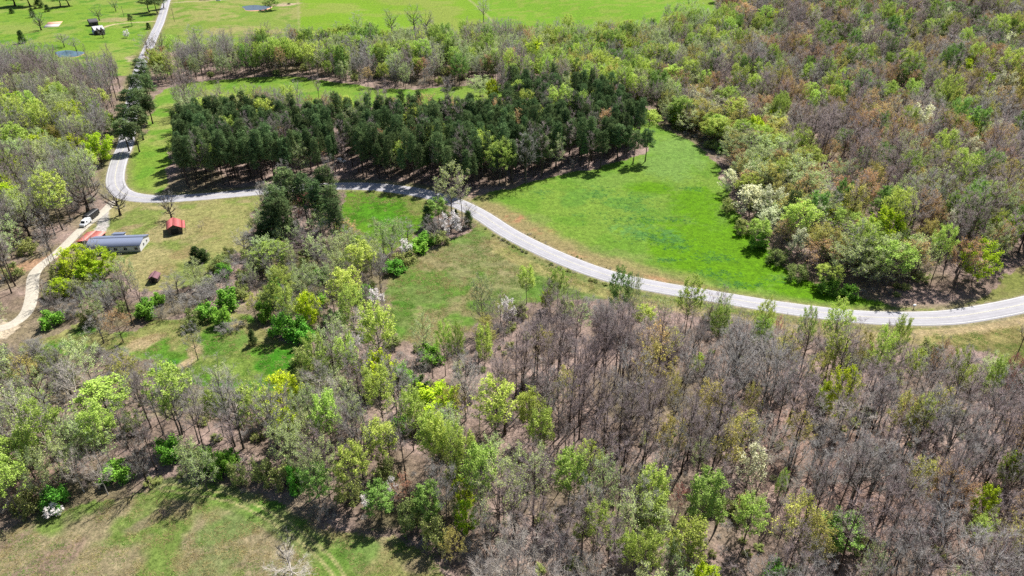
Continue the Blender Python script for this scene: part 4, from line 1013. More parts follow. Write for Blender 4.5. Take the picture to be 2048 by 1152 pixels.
free = ~infield & (rdist > 6.5) & (ddist > 3.4) & (sdist > 4) & (tdist > 3.5) & ~inpoly(cx, cy, EXPOSED)
pu_, pv_, _ = proj(cx, cy, terrain(cx, cy))
free &= ~((rdist < 15) & (pu_ > 950) & (cy < 420))           # mown verge stays clear
free &= ~(inpoly(cx - 5, cy - 2, FW['big']) & (cy < 420))           # crowns keep off the big field
cx, cy = cx[free], cy[free]
taken = np.zeros(len(cx), bool)
for zn, poly, sp, mix in ZW + [('elsewhere', None, 6.5, dict(bb=.4, bg=.3, lp=.12, ru=.1, lf=.08))]:
    m = ~taken & (inpoly(cx, cy, poly) if poly is not None else np.ones(len(cx), bool))
    taken |= m
    idx = np.nonzero(m)[0]
    idx = idx[rng.random(len(idx)) < (CELL / sp) ** 2]
    codes = list(mix)
    wts = np.stack([mix[c_] * (np.ones(len(idx)) if c_ == 'pi' or (zn == 'right forest' and c_ in ('lf', 'ld', 'lp', 'ly', 'wc')) else .25 + 5.0 * vnoise(cx[idx] / 24 + 7 * q_, cy[idx] / 24 + 3 * q_, q_ + 50) ** 3) for q_, c_ in enumerate(codes)], 1)
    cw = np.cumsum(wts / wts.sum(1, keepdims=True), 1)
    ch = (rng.random((len(idx), 1)) > cw).sum(1).clip(0, len(codes) - 1)
    for n_, i_ in enumerate(idx):
        code = codes[ch[n_]]
        x, y = cx[i_], cy[i_]
        if ((BUILT[:, 0] - x) ** 2 + (BUILT[:, 1] - y) ** 2).min() < 49: continue
        k = int(rng.integers(len(PR[code])))
        pr = PR[code][k]
        s = (.74 + .5 * rng.random()) * (1.0 if zn != 'brush' else .62 if code[0] != 's' else .9)
        if code == 'pi': s = .8 + .27 * rng.random()
        h, w = pr['h'] * s, pr['w'] * s * (.85 + .4 * rng.random())
        if zn in ('left mixed', 'lower band', 'bare woods') and code in ('lf', 'lp', 'ld', 'go', 'ru'): w *= .8; h *= .92
        if zn == 'right forest': w *= 1.3 if code[0] == 'b' else 1.15 if code in ('ru', 'go') else .95; h *= 1.1
        if zn == 'edge': h *= .8; w *= 1.25
        if zn in ('wood margin', 'clearing margin') and code in ('bb', 'bg', 'lp'): h *= .6; w *= .7
        if ((hx - x) ** 2 + (hy - y) ** 2 < (.36 * np.minimum(hw, 9) + .16 * w) ** 2).any(): continue
        if code != 'sa':
            z = float(terrain(x, y))
            u1, v1, d1 = proj(x, y, z + h)
            u0, v0, _ = proj(x, y, z)
            ww = w * FPX / d1 * .42
            if ((hand_uvd[:, 2] > d1) & (np.abs(hand_uvd[:, 0] - u1) < ww * .8) & (hand_uvd[:, 1] > v1) & (hand_uvd[:, 1] < v1 + .6 * (v0 - v1))).any() and rng.random() < .85: continue
        z = float(terrain(x, y))
        u1, v1, d1 = proj(x, y, z + h)
        u0, v0, _ = proj(x, y, z)
        ww = w * FPX / d1 * .5
        um_ = u0 + (u1 - u0) * (vis[:, 1] - v0) / min(v1 - v0, -1e-3)
        hit = (vis[:, 1] > v1) & (vis[:, 1] < v0) & (np.abs(vis[:, 0] - um_) < np.where(vis[:, 1] < v1 + .6 * (v0 - v1), ww, ww * .25))
        if hit.sum() > 1 and rng.random() < (.4 if code[0] == 's' and zn != 'brush' else .94): continue
        put(code, x, y, h, w, None, False, k)

# ---- where a tree stands, for its label
ANCH = [
    (1060, 640, "at the top of the bare woods below the road"), (1250, 640, "in the bare woods below the road's long bend"), (1420, 660, "in the bare woods near the roadside"), (1600, 690, "in the bare woods below the right road"), (1760, 720, "in the bare woods by the right verge"),
    (1930, 760, "in the bare woods below the right grassland"), (2040, 820, "in the bare woods at the far right"), (1000, 760, "at the bare woods' left edge"), (1150, 740, "amid the densest bare woods, left part"), (1350, 780, "amid the densest bare woods, middle"), (1550, 820, "amid the bare woods left of the large lime tree"),
    (1740, 880, "below the large lime tree"), (1900, 920, "in the right bare woods on pinkish litter"), (2030, 980, "near the right edge on pinkish litter"), (1130, 860, "above the rounded green tree"), (1330, 880, "left of the cream tree"), (1480, 940, "around the cream tree"), (1650, 1000, "near the pale leafless dome"), (1800, 1060, "on the lower right slope of litter"),
    (1960, 1120, "in the bottom right corner"), (1600, 1120, "near the bottom edge, right part"), (1420, 1080, "around the widest bright green bottom tree"), (1250, 1080, "near the bottom edge, middle part"), (1050, 1100, "at the bottom beside the field's shadows"), (1200, 980, "below the rounded green tree"), (1020, 960, "right of the two lime bottom trees"),
    (860, 1040, "on the bottom field's right wood edge"), (780, 920, "right of the yellow green dome"), (660, 980, "on the bottom field's shadowed wood edge"), (560, 920, "left of the yellow green dome"), (440, 900, "above the two track's bend"), (300, 920, "in the wood above the bottom field"), (150, 960, "on the bottom field's upper left wood edge"), (30, 980, "at the left edge above the bottom field"),
    (60, 830, "near the tan track on the left"), (200, 830, "below the mustard olive tree"), (350, 800, "below the clearing, left part"), (500, 820, "below the clearing's right end"), (680, 830, "under the lime trees below the clearing"), (800, 760, "between the lime trees below the curved field"), (900, 740, "below the curved field"),
    (60, 700, "left of the clearing"), (150, 620, "between drive and clearing"), (300, 610, "between yard and clearing"), (450, 590, "in the brush below the yard"), (600, 600, "in the brush left of the curved field"), (700, 640, "in the brush by the curved field's corner"), (560, 500, "in the brush right of the yard"), (700, 530, "in the brush below the inner field"), (600, 440, "at the pine clump"),
    (40, 620, "beside the pale gravel on the left"), (40, 480, "in the left wood above the dirt track"), (60, 380, "in the left wood"), (170, 340, "in the left wood by the road bend"), (60, 280, "in the upper left wood, near part"), (180, 240, "in the upper left wood near dark pines"), (60, 180, "in the grey upper left wood"), (170, 150, "in the grey wood below the far farm"), (270, 200, "beside the left road's pines"),
    (380, 350, "at the left end of the pine wood"), (500, 330, "in the front left of the pine wood"), (680, 330, "in the front middle of the pine wood"), (860, 340, "in the front of the pine wood by the road"), (1020, 350, "in the front right of the pine wood"), (1180, 310, "at the pine wood's right front by the field"), (420, 250, "at the back left of the pine wood"), (620, 250, "at the back middle of the pine wood"), (820, 250, "at the back of the pine wood"), (1020, 260, "in the right part of the pine wood"), (1150, 230, "at the back right of the pine wood"), (1260, 290, "at the pine wood's right tip"),
    (420, 140, "at the left end of the far treeline"), (560, 140, "in the left half of the far treeline"), (720, 150, "in the middle of the far treeline"), (880, 150, "in the right half of the far treeline"), (1040, 130, "at the right end of the far treeline"), (1200, 130, "in the woods below the far lime pasture"), (1300, 190, "in the mixed woods behind the big field"), (1450, 130, "in the mixed woods right of the lime pasture"),
    (1380, 290, "at the big field's upper right edge"), (1470, 400, "at the big field's right edge"), (1560, 510, "along the big field's right edge, lower part"), (1680, 570, "at the big field's lower right corner"), (1820, 600, "at the right forest's front edge above the road"), (1940, 560, "at the right forest's front by the grass"), (1560, 300, "in the right forest near the field"), (1680, 400, "in the right forest, near part"), (1840, 440, "in the right forest's near middle"), (2000, 420, "at the right forest's near right edge"),
    (1700, 260, "in the middle of the right forest"), (1880, 280, "in the middle right of the right forest"), (2020, 240, "at the right edge of the right forest"), (1600, 150, "in the upper left of the right forest"), (1800, 150, "in the upper middle of the right forest"), (1960, 130, "in the upper right of the right forest"), (1700, 40, "at the top of the right forest"), (1900, 40, "at the top right of the right forest"),
    (60, 40, "on the far farm's pasture"), (250, 40, "by the far driveway"), (480, 40, "by the far pond"), (800, 50, "at the far bright field"), (1400, 40, "at the far lime pasture's edge"),
]
AW = P([(a_[0], a_[1]) for a_ in ANCH])
AC = np.array([(a_[0], a_[1]) for a_ in ANCH], float)
GROUPS = {"bare_tree": "leafless trees in the woods", "bare_sapling": "leafless saplings under the trees", "leafing_tree": "green trees in new leaf", "budding_tree": "budding brown and gold trees", "lime_leafed_tree": "dense lime coloured trees",
          "cream_leafed_tree": "cream blooming trees", "blossom_tree": "small flowering trees", "pine_tree": "dark pines", "cedar_tree": "dark cedars", "shrub": "shrubs and thickets"}

tx = np.array([t['x'] for t in TREES]); ty = np.array([t['y'] for t in TREES]); tz = np.array([t['z'] for t in TREES]); th = np.array([t['h'] for t in TREES])
U, V, D = proj(tx, ty, tz + th * .6)
UB, VB, _ = proj(tx, ty, tz)
inframe = (U > -10) & (U < 2058) & (V > -10) & (V < 1162)
by_kind = {}
for n_, t in enumerate(TREES):
    by_kind.setdefault(KIND[t['code']][0], []).append(n_)
LIMIT = 296
rest = {}
used_labels = set()
for kn, lst in by_kind.items():
    lst.sort(key=lambda n_: (not inframe[n_], not bool(TREES[n_]['label']), -(th[n_] + TREES[n_]['w']) / D[n_] * (2.0 if TREES[n_]['hand'] else 1.0)))
    single = [n_ for n_ in lst if inframe[n_]][:LIMIT]
    keep = set(single)
    rest[kn] = [n_ for n_ in lst if n_ not in keep]
    for n_ in single:
        t = TREES[n_]
        pr = PR[t['code']][t['k']]
        name, cat, look = KIND[t['code']]
        lab = t['label']
        if lab is None:
            ai = int(((AC[:, 0] - UB[n_]) ** 2 + (2.0 * (AC[:, 1] - VB[n_])) ** 2).argmin())
            ratio = t['h'] / pr['h']
            size = "tall" if ratio > 1.1 else "short" if ratio < .85 else ""
            lab = " ".join((size + " " + look).split() + ANCH[ai][2].split())
            wd = lab.split()
            lab = " ".join(wd)
        if D[n_] < 330:
            root = empty(name, (t['x'], t['y'], t['z']), t['rot'], lab, cat, GROUPS[kn])
            root.scale = (t['sx'], t['sx'], t['sz'])
            for part in ("trunk", "crown"):
                o = bpy.data.objects.new(part, pr[part])
                SC.collection.objects.link(o)
                o.parent = root
        else:
            o = link(name, pr['all'])
            o.location = (t['x'], t['y'], t['z'])
            o.rotation_euler = (0, 0, t['rot'])
            o.scale = (t['sx'], t['sx'], t['sz'])
            tag(o, lab, cat, GROUPS[kn])

# ---- the rest of each kind past about 300: one object each, instanced on points
def scatter(name, pts, rot, sxy, sz, idx, meshes, label, cat):
    me = bpy.data.meshes.new(name)
    me.vertices.add(len(pts))
    me.vertices.foreach_set("co", np.asarray(pts, np.float32).ravel())
    for an, ty_, val in (("rot", 'FLOAT', rot), ("sxy", 'FLOAT', sxy), ("sz", 'FLOAT', sz), ("idx", 'INT', idx)):
        a_ = me.attributes.new(an, ty_, 'POINT')
        a_.data.foreach_set("value", np.asarray(val, np.int32 if ty_ == 'INT' else np.float32))
    o = link(name, me)
    tag(o, label, cat, None, "stuff")
    ng = bpy.data.node_groups.new(name, 'GeometryNodeTree')
    ng.interface.new_socket("Geometry", in_out='INPUT', socket_type='NodeSocketGeometry')
    ng.interface.new_socket("Geometry", in_out='OUTPUT', socket_type='NodeSocketGeometry')
    N, Lk = ng.nodes, ng.links
    gi, go = N.new("NodeGroupInput"), N.new("NodeGroupOutput")
    join = N.new("GeometryNodeJoinGeometry")
    for m_ in reversed(meshes):
        src = bpy.data.objects.new("source", m_)       # never linked: it does not appear by itself
        oi = N.new("GeometryNodeObjectInfo")
        oi.inputs["Object"].default_value = src
        oi.inputs["As Instance"].default_value = True
        Lk.new(oi.outputs["Geometry"], join.inputs[0])
    iop = N.new("GeometryNodeInstanceOnPoints")
    iop.inputs["Pick Instance"].default_value = True
    def attr(n_, ty_):
        q_ = N.new("GeometryNodeInputNamedAttribute")
        q_.data_type = ty_
        q_.inputs["Name"].default_value = n_
        return q_.outputs["Attribute"]
    cr, cs = N.new("ShaderNodeCombineXYZ"), N.new("ShaderNodeCombineXYZ")
    Lk.new(attr("rot", 'FLOAT'), cr.inputs[2])
    e2r = N.new("FunctionNodeEulerToRotation")
    Lk.new(cr.outputs[0], e2r.inputs[0])
    s_ = attr("sxy", 'FLOAT')
    Lk.new(s_, cs.inputs[0]); Lk.new(s_, cs.inputs[1]); Lk.new(attr("sz", 'FLOAT'), cs.inputs[2])
    Lk.new(gi.outputs[0], iop.inputs["Points"])
    Lk.new(join.outputs[0], iop.inputs["Instance"])
    Lk.new(attr("idx", 'INT'), iop.inputs["Instance Index"])
    Lk.new(e2r.outputs[0], iop.inputs["Rotation"])
    Lk.new(cs.outputs[0], iop.inputs["Scale"])
    Lk.new(iop.outputs[0], go.inputs[0])
    md = o.modifiers.new("scatter", 'NODES')
    md.node_group = ng
    return o

MASS = {"bare_tree": ("leafless_woodland", "woodland", "grey brown mass of leafless woods"), "bare_sapling": ("sapling_thickets", "thicket", "thin leafless growth under the woods"),
        "leafing_tree": ("green_woodland", "woodland", "mass of green leafing woods farther back"), "budding_tree": ("budding_woodland", "woodland", "rust and gold mass of budding woods on the far hill"),
        "lime_leafed_tree": ("lime_woodland", "woodland", "scattered lime crowns farther back"), "cream_leafed_tree": ("cream_woodland", "woodland", "scattered cream crowns farther back"),
        "blossom_tree": ("blossom_woodland", "woodland", "scattered blossom farther back"), "pine_tree": ("pine_woodland", "woodland", "dark mass of pines farther back"), "cedar_tree": ("cedar_woodland", "woodland", "dark cedars farther back"), "shrub": ("distant_brush", "brush", "low brush farther back in the woods")}
for kn, lst in rest.items():
    if not lst: continue
    combos = sorted({(TREES[n_]['code'], TREES[n_]['k']) for n_ in lst})
    pos = {c_: i_ for i_, c_ in enumerate(combos)}
    T_ = [TREES[n_] for n_ in lst]
    nm, cat, lab = MASS[kn]
    scatter(nm, [(t['x'], t['y'], t['z']) for t in T_], [t['rot'] for t in T_], [t['sx'] for t in T_], [t['sz'] for t in T_], [pos[(t['code'], t['k'])] for t in T_], [PR[c_][k_]['all'] for c_, k_ in combos], lab, cat)
print("TREES", len(TREES), {k_: len(v_) for k_, v_ in by_kind.items()}, {k_: len(v_) for k_, v_ in rest.items()})
print("FACES", {c_: [len(p_['all'].polygons) for p_ in l_] for c_, l_ in PR.items()})

# ------------------------------------------------------------------ undergrowth, weeds, grass tufts
def area(poly_list, spacing, seed, cond=None):
    r = np.random.default_rng(seed)
    A_ = np.concatenate(poly_list)
    lo, hi = A_.min(0), A_.max(0)
    lo, hi = np.maximum(lo, (-420, 60)), np.minimum(hi, (460, 420))
    X, Y = np.meshgrid(np.arange(lo[0], hi[0], spacing), np.arange(lo[1], hi[1], spacing))
    X = (X + r.random(X.shape) * spacing).ravel(); Y = (Y + r.random(Y.shape) * spacing).ravel()
    m_ = np.zeros(len(X), bool)
    for p_ in poly_list: m_ |= inpoly(X, Y, p_)
    X, Y = X[m_], Y[m_]
    if cond is not None:
        k_ = cond(X, Y); X, Y = X[k_], Y[k_]
    return X, Y, r
def offroad(X, Y):
    m_ = (dist_line(X, Y, ROAD, 30) > 5.5) & (dist_line(X, Y, DRIVE, 30) > 3) & (dist_line(X, Y, SPUR, 30) > 3)
    for p_ in FW.values(): m_ &= ~inpoly(X, Y, p_)
    for bx_, by_ in BUILT: m_ &= (X - bx_) ** 2 + (Y - by_) ** 2 > 40
    return m_
woods = [p_ for n_, p_, _, _ in ZW if n_ in ('bare woods', 'lower band', 'left mixed', 'wood margin', 'clearing margin', 'brush', 'left wood', 'edge')]
X, Y, r = area(woods, 4.4, 3, offroad)
keep = r.random(len(X)) < .25 + .75 * sstep(.42, .62, fbm(X * .05, Y * .05, 77))
X, Y = X[keep], Y[keep]
sc_ = .16 + .3 * r.random(len(X)) ** 1.5
um = [PR['sb'][0]['all'], PR['sb'][1]['all'], PR['sb'][2]['all'], PR['so'][0]['all'], PR['so'][1]['all']]
scatter("undergrowth", np.stack([X, Y, terrain(X, Y)], 1), r.random(len(X)) * 6.28, sc_ * (1 + .6 * r.random(len(X))), sc_, r.choice(5, len(X), p=[.26, .26, .2, .14, .14]), um, "low twiggy undergrowth on the leaf litter", "undergrowth")

def tuft(seed, mat, n=46, hgt=.55, spread=.5):
    r = np.random.default_rng(seed)
    m_ = MB()
    p_ = np.stack([r.normal(size=n) * spread, r.normal(size=n) * spread, np.full(n, -.03)], 1)
    d_ = np.stack([r.normal(size=n) * .3, r.normal(size=n) * .3, hgt * (.5 + .7 * r.random(n))], 1)
    m_.strips(p_, p_ + d_, .09, 0, r)
    return m_.mesh("tuft", [mat])
g_blue = leaf_mat("grass_blue_green", lin(92, 146, 84), lin(124, 172, 108), .4)
g_tan = leaf_mat("grass_straw", lin(138, 128, 88), lin(172, 158, 112), .3)
g_green = leaf_mat("grass_green", lin(84, 124, 44), lin(116, 150, 66), .3)
pos_ = []
r = np.random.default_rng(12)
for u, v, ru, rv, n_ in ((1265, 418, 44, 9, 66), (1285, 440, 38, 10, 82), (1320, 480, 55, 11, 110), (1345, 440, 30, 8, 49), (1300, 470, 30, 8, 66), (1360, 495, 34, 7, 66), (1425, 515, 40, 10, 71), (1430, 550, 46, 10, 82), (1335, 520, 30, 5, 38), (1480, 570, 50, 7, 66), (1385, 378, 34, 5, 33), (1195, 385, 34, 13, 66), (1080, 385, 25, 9, 33), (1250, 400, 60, 12, 77), (1220, 440, 60, 14, 66), (1560, 560, 40, 8, 33)):
    a_ = np.stack([u + r.normal(size=n_) * ru * .55, v + r.normal(size=n_) * rv * .55], 1)
    pos_.append(at(a_[:, 0], a_[:, 1]))
pos_ = np.concatenate(pos_)
pos_ = pos_[inpoly(pos_[:, 0], pos_[:, 1], FW['big'])]
n_ = len(pos_)
s_ = .25 + .4 * r.random(n_)
scatter("grass_tufts", np.concatenate([pos_, terrain(pos_[:, 0], pos_[:, 1])[:, None]], 1), r.random(n_) * 6.28, s_ * 1.2, s_ * .9, r.integers(0, 2, n_), [tuft(1, g_blue), tuft(2, g_blue, 60, .4, .7)], "darker blue green grass tufts in the big field", "grass")
X, Y, r = area([FW['bottom'], FW['cfield'], FW['clear'], FW['east'], FW['yard'], FW['inner']], 1.25, 5, lambda X, Y: (dist_line(X, Y, ROAD, 30) > 5) & (dist_line(X, Y, TWOTRACK, 10) > 1.3) & (dist_line(X, Y, DRIVE, 10) > 3) & (dist_line(X, Y, SPUR, 10) > 3) & (vnoise(X * .35, Y * .35, 4) > .42))
s_ = (.35 + .5 * r.random(len(X))) * np.where(inpoly(X, Y, FW['yard']), .45, 1)
scatter("meadow_grass", np.stack([X, Y, terrain(X, Y)], 1), r.random(len(X)) * 6.28, s_ * 1.4, s_ * .7, (vnoise(X * .09, Y * .09, 8) + .35 * r.normal(size=len(X)) > .5).astype(int), [tuft(3, g_green, 60, .4, .6), tuft(4, g_tan, 60, .4, .6)], "rough green and straw grass in the near meadows", "grass")
# dark weeds along the ditch below the bend
off = []
t_ = np.gradient(ROAD, axis=0); t_ /= np.linalg.norm(t_, axis=1, keepdims=True)
nr_ = np.stack([-t_[:, 1], t_[:, 0]], 1)
ur_, vr_, _ = proj(ROAD[:, 0], ROAD[:, 1], terrain(ROAD[:, 0], ROAD[:, 1]))
for i_ in np.nonzero((ur_ > 700) & (ur_ < 1420))[0]:
    dens_ = vnoise(ROAD[i_, 0:1] * .16, ROAD[i_, 1:2] * .16, 61)[0]
    for _ in range(int((6 if 990 < ur_[i_] < 1230 else 2.5) * dens_ ** 1.5 * 1.6)):
        off.append(ROAD[i_] - nr_[i_] * (4.7 + abs(r.normal()) * .8) + t_[i_] * r.normal() * 1.5)
    if 1030 < ur_[i_] and dens_ > .62:
        off.append(ROAD[i_] + nr_[i_] * (4.5 + r.normal() * .25) + t_[i_] * r.normal())
off = np.array(off)
s_ = .06 + .13 * r.random(len(off)) ** 2
scatter("roadside_weeds", np.concatenate([off, terrain(off[:, 0], off[:, 1])[:, None]], 1), r.random(len(off)) * 6.28, s_ * 1.3, s_, r.integers(0, 3, len(off)), [PR['so'][0]['all'], PR['sb'][0]['all'], PR['so'][1]['all']], "dark rough weeds in the ditch along the road", "weeds")

# ------------------------------------------------------------------ buildings and small things
def root_at(name, p, ex, label, cat, group=None, dz=0.0):
    return empty(name, (p[0], p[1], float(terrain(p[0], p[1])) + dz), math.atan2(ex[1], ex[0]), label, cat, group)
M_WHITE = simple("white_siding", lin(206, 206, 208), .6, .06, 1.5, wave=('Z', 1.6, .5))
M_TRIM = simple("white_trim", lin(214, 214, 214), .5, .05)
M_ROOF = simple("blue_grey_metal_roof", lin(98, 107, 130), .7, .03, .8, .0, wave=('X', 2.2, .35))
M_RED = simple("red_metal_roof", lin(176, 84, 78), .5, .16, .7, .1, wave=('X', 1.3, .8))
M_REDY = simple("red_metal_roof_ribbed", lin(178, 92, 90), .5, .14, .8, .1, wave=('Y', 1.3, .8))
M_MAROON = simple("maroon_shingle", lin(112, 78, 86), .85, .2, 3)
M_WOOD = simple("weathered_boards", lin(84, 74, 68), .9, .25, 2.0, wave=('X', 2.2, .7))
M_DARK = simple("painted_interior_shade", lin(34, 32, 32), .95, .2)  # near-black colour stands in for the shade inside openings
M_GLASS = simple("dark_glass", lin(30, 36, 44), .12, .1)
M_CONC = simple("concrete", lin(170, 164, 160), .9, .1, 1.0)
M_VAN = simple("white_paint", lin(226, 228, 232), .3, .03)
M_BLACK = simple("black_paint", lin(26, 26, 30), .4, .2)
M_TYRE = simple("tyre_rubber", lin(28, 28, 28), .9, .1)
M_STEEL = simple("galvanised", lin(150, 152, 156), .4, .1, 2, .6)
M_POLE = simple("pole_timber", lin(104, 90, 78), .9, .2, 3)
M_CLAY = simple("clay_pad", lin(196, 146, 120), .95, .12, .6)
M_LAMP = simple("lamp_lens", lin(220, 220, 210), .2, .05)

def box_obj(name, mat, parent, *b):
    m_ = MB()
    m_.box(*b)
    return m_.obj(name, mat, parent)

def gable(parent, L, W, hw, rise, over, roofmat, wallmat, along='x', thick=.14, dz=0.0):
    """walls with gable ends and a two-slope roof; ridge along local x or y. origin at front left ground corner, y to the back"""
    w_ = MB()
    if along == 'x':
        w_.prism([(0, -.4), (W, -.4), (W, hw), (W / 2, hw + rise), (0, hw)], 'x', 0, L)
        a0, a1, n_, ax = -over, L + over, W, 'x'
    else:
        w_.prism([(0, -.4), (0, hw), (L / 2, hw + rise), (L, hw), (L, -.4)][::-1], 'y', 0, W)
        a0, a1, n_, ax = -over, W + over, L, 'y'
    wall = w_.obj("wall", wallmat, parent)
    sl_ = rise / (n_ / 2)
    e = over
    r_ = MB()
    z0 = hw - sl_ * e
    prof = [(-e, z0 + .02), (n_ / 2, hw + rise + .02), (n_ + e, z0 + .02), (n_ + e, z0 + .02 + thick), (n_ / 2, hw + rise + .02 + thick), (-e, z0 + .02 + thick)]
    # two slabs so that each slope is flat and convex
    r_.prism([prof[0], prof[1], prof[4], prof[5]], ax, a0, a1)
    r_.prism([prof[1], prof[2], prof[3], prof[4]], ax, a0, a1)
    roof = r_.obj("roof", roofmat, parent)
    c_ = MB()
    q_ = hw + rise + .02 + thick
    c_.prism([(n_ / 2 - .22, q_ - .22 * sl_ + .012), (n_ / 2, q_ + .012), (n_ / 2 + .22, q_ - .22 * sl_ + .012), (n_ / 2, q_ + .06)], ax, a0 - .02, a1 + .02)
    c_.obj("ridge_cap", roofmat, roof)
    return wall, roof

def window(parent, x, z, w_, h_, y=0.0, face='front'):
    f_ = MB()
    t_ = .09
    if face == 'front':
        f_.box(x, x + w_, y - .05, y - .003, z, z + t_); f_.box(x, x + w_, y - .05, y - .003, z + h_ - t_, z + h_)
        f_.box(x, x + t_, y - .05, y - .003, z + t_, z + h_ - t_); f_.box(x + w_ - t_, x + w_, y - .05, y - .003, z + t_, z + h_ - t_)
        f_.box(x + w_ / 2 - .025, x + w_ / 2 + .025, y - .04, y - .003, z + t_, z + h_ - t_)
    else:
        f_.box(x + .003, x + .05, y, y + w_, z, z + t_); f_.box(x + .003, x + .05, y, y + w_, z + h_ - t_, z + h_)
        f_.box(x + .003, x + .05, y, y + t_, z + t_, z + h_ - t_); f_.box(x + .003, x + .05, y + w_ - t_, y + w_, z + t_, z + h_ - t_)
        f_.box(x + .003, x + .04, y + w_ / 2 - .025, y + w_ / 2 + .025, z + t_, z + h_ - t_)
    fr = f_.obj("window", M_TRIM, parent)
    if face == 'front':
        box_obj("pane", M_GLASS, fr, x + t_, x + w_ - t_, y - .02, y - .006, z + t_, z + h_ - t_)
    else:
        box_obj("pane", M_GLASS, fr, x + .006, x + .02, y + t_, y + w_ - t_, z + t_, z + h_ - t_)
    return fr

# the long house
p1, p2 = at(177, 510), at(282, 503)
ex = (p2 - p1) / np.linalg.norm(p2 - p1)
L = float(np.linalg.norm(p2 - p1))
h = root_at("long_house", p1, ex, "long white house with blue grey metal roof on the lawn", "house")
gable(h, L, 8.0, 2.9, 1.15, .3, M_ROOF, M_WHITE)
for x_ in (L - 1.9, L - 5.4, L - 8.6, 3.0, 6.2):
    window(h, x_, 1.25, 1.25, 1.1)
window(h, L, 1.3, 1.1, 1.1, 2.6, 'side')
window(h, L, 1.3, .9, 1.0, 5.4, 'side')
d_ = box_obj("door", simple("door_grey", lin(120, 118, 116), .5), h, L - 11.4, L - 10.4, -.05, -.004, .35, 2.4)
box_obj("handle", M_STEEL, d_, L - 10.55, L - 10.48, -.1, -.052, 1.3, 1.42)
st = MB()
st.box(L - 12.2, L - 9.6, -1.5, -.006, -.3, .3); st.box(L - 11.8, L - 10.0, -1.85, -1.503, -.3, .12)
st.obj("porch_step", M_CONC, h)
rl = MB()
for x_ in (L - 12.15, L - 9.65):
    rl.tube([(x_, -1.45, .3), (x_, -1.45, 1.2)], [.04, .04], 5); rl.tube([(x_, -1.45, 1.2), (x_, -.06, 1.2)], [.04, .04], 5)
rl.obj("porch_rail", M_TRIM, h)
sk = MB()
sk.box(.05, L - .05, -.03, -.006, -.35, .3)
sk.obj("skirting", M_CONC, h)
ad = MB()
ad.box(5.0, 8.4, 8.004, 11.0, -.3, 2.6)
a_ = ad.obj("rear_addition", M_WHITE, h)
ar = MB()
ar.prism([(8.46, 3.1), (11.3, 2.66), (11.3, 2.78), (8.46, 3.22)], 'x', 4.7, 8.7)
ar.obj("rear_roof", M_ROOF, a_)

# carport
hh_ = 2.7
q = [at(170, 463.5, hh_), at(203, 463.5, hh_), at(194, 480, hh_), at(158, 482.5, hh_)]
ex = (q[2] - q[3]) + (q[1] - q[0]); ex /= np.linalg.norm(ex)
W_ = .5 * (np.linalg.norm(q[1] - q[0]) + np.linalg.norm(q[2] - q[3])); Dp = min(8.0, .5 * (np.linalg.norm(q[0] - q[3]) + np.linalg.norm(q[1] - q[2])))
c0 = sum(q) / 4
ey = np.array([-ex[1], ex[0]])
o0 = c0 - ex * W_ / 2 - ey * Dp / 2
cp = root_at("carport", o0, ex, "open carport with pinkish red metal roof beside the long house", "carport")
r_ = MB()
r_.prism([(-.3, 2.5), (W_ / 2, 3.0), (W_ / 2, 3.1), (-.3, 2.6)], 'y', -.3, Dp + .3); r_.prism([(W_ / 2, 3.0), (W_ + .3, 2.5), (W_ + .3, 2.6), (W_ / 2, 3.1)], 'y', -.3, Dp + .3)
r_.obj("roof", simple("faded_red_metal_roof", lin(188, 108, 98), .55, .2, .6, .1, wave=('Y', 1.3, .8)), cp)
for x_ in (.1, W_ - .1):
    for y_ in (.1, Dp / 2, Dp - .1):
        pm = MB(); pm.tube([(x_, y_, -.3), (x_, y_, 2.56)], [.09, .09], 6); pm.obj("post", M_STEEL, cp)
wl = MB()
wl.box(.2, W_ - .2, Dp - .12, Dp - .04, -.2, 2.4)
wl.box(.0, .08, .3, Dp - .2, -.2, 2.3)
wl.obj("wall", M_WOOD, cp)

# red roofed shed
p1, p2 = at(338, 471), at(364, 466.5)
ex = (p2 - p1) / np.linalg.norm(p2 - p1)
L = float(np.linalg.norm(p2 - p1))
sh = root_at("red_shed", p1, ex, "small barn with bright red gabled roof in the lawn", "shed")
gable(sh, L, 6.4, 2.5, 1.15, .35, M_REDY, M_WOOD, 'y')
dd = box_obj("door", M_DARK, sh, L * .22, L * .78, -.06, -.004, -.2, 2.1)  # flat dark panel: the front opening's shade is put into its colour
box_obj("handle", M_STEEL, dd, L * .5, L * .5 + .1, -.1, -.062, .95, 1.05)
ln = MB()
ln.prism([(L + .36, 2.2), (L + 1.5, 1.95), (L + 1.5, 2.03), (L + .36, 2.28)], 'y', -.2, 6.5)
lo_ = ln.obj("lean_to_roof", M_REDY, sh)
for y_ in (0.0, 3.0, 6.2):
    pm = MB(); pm.tube([(L + 1.35, y_, -.3), (L + 1.35, y_, 1.99)], [.08, .08], 6); pm.obj("post", M_STEEL, sh)

# small dark hut
p1, p2 = at(299.5, 567), at(316, 565.5)
ex = (p2 - p1) / np.linalg.norm(p2 - p1)
L = float(np.linalg.norm(p2 - p1))
ht = root_at("garden_hut", p1, ex, "tiny dark hut with a maroon roof at the lawn's lower edge", "hut")
gable(ht, L, 3.0, 1.7, .8, .35, M_MAROON, M_WOOD, 'y')
dd = box_obj("door", M_DARK, ht, L * .3, L * .7, -.05, -.004, -.2, 1.6)
box_obj("handle", M_STEEL, dd, L * .62, L * .66, -.09, -.052, .8, .88)

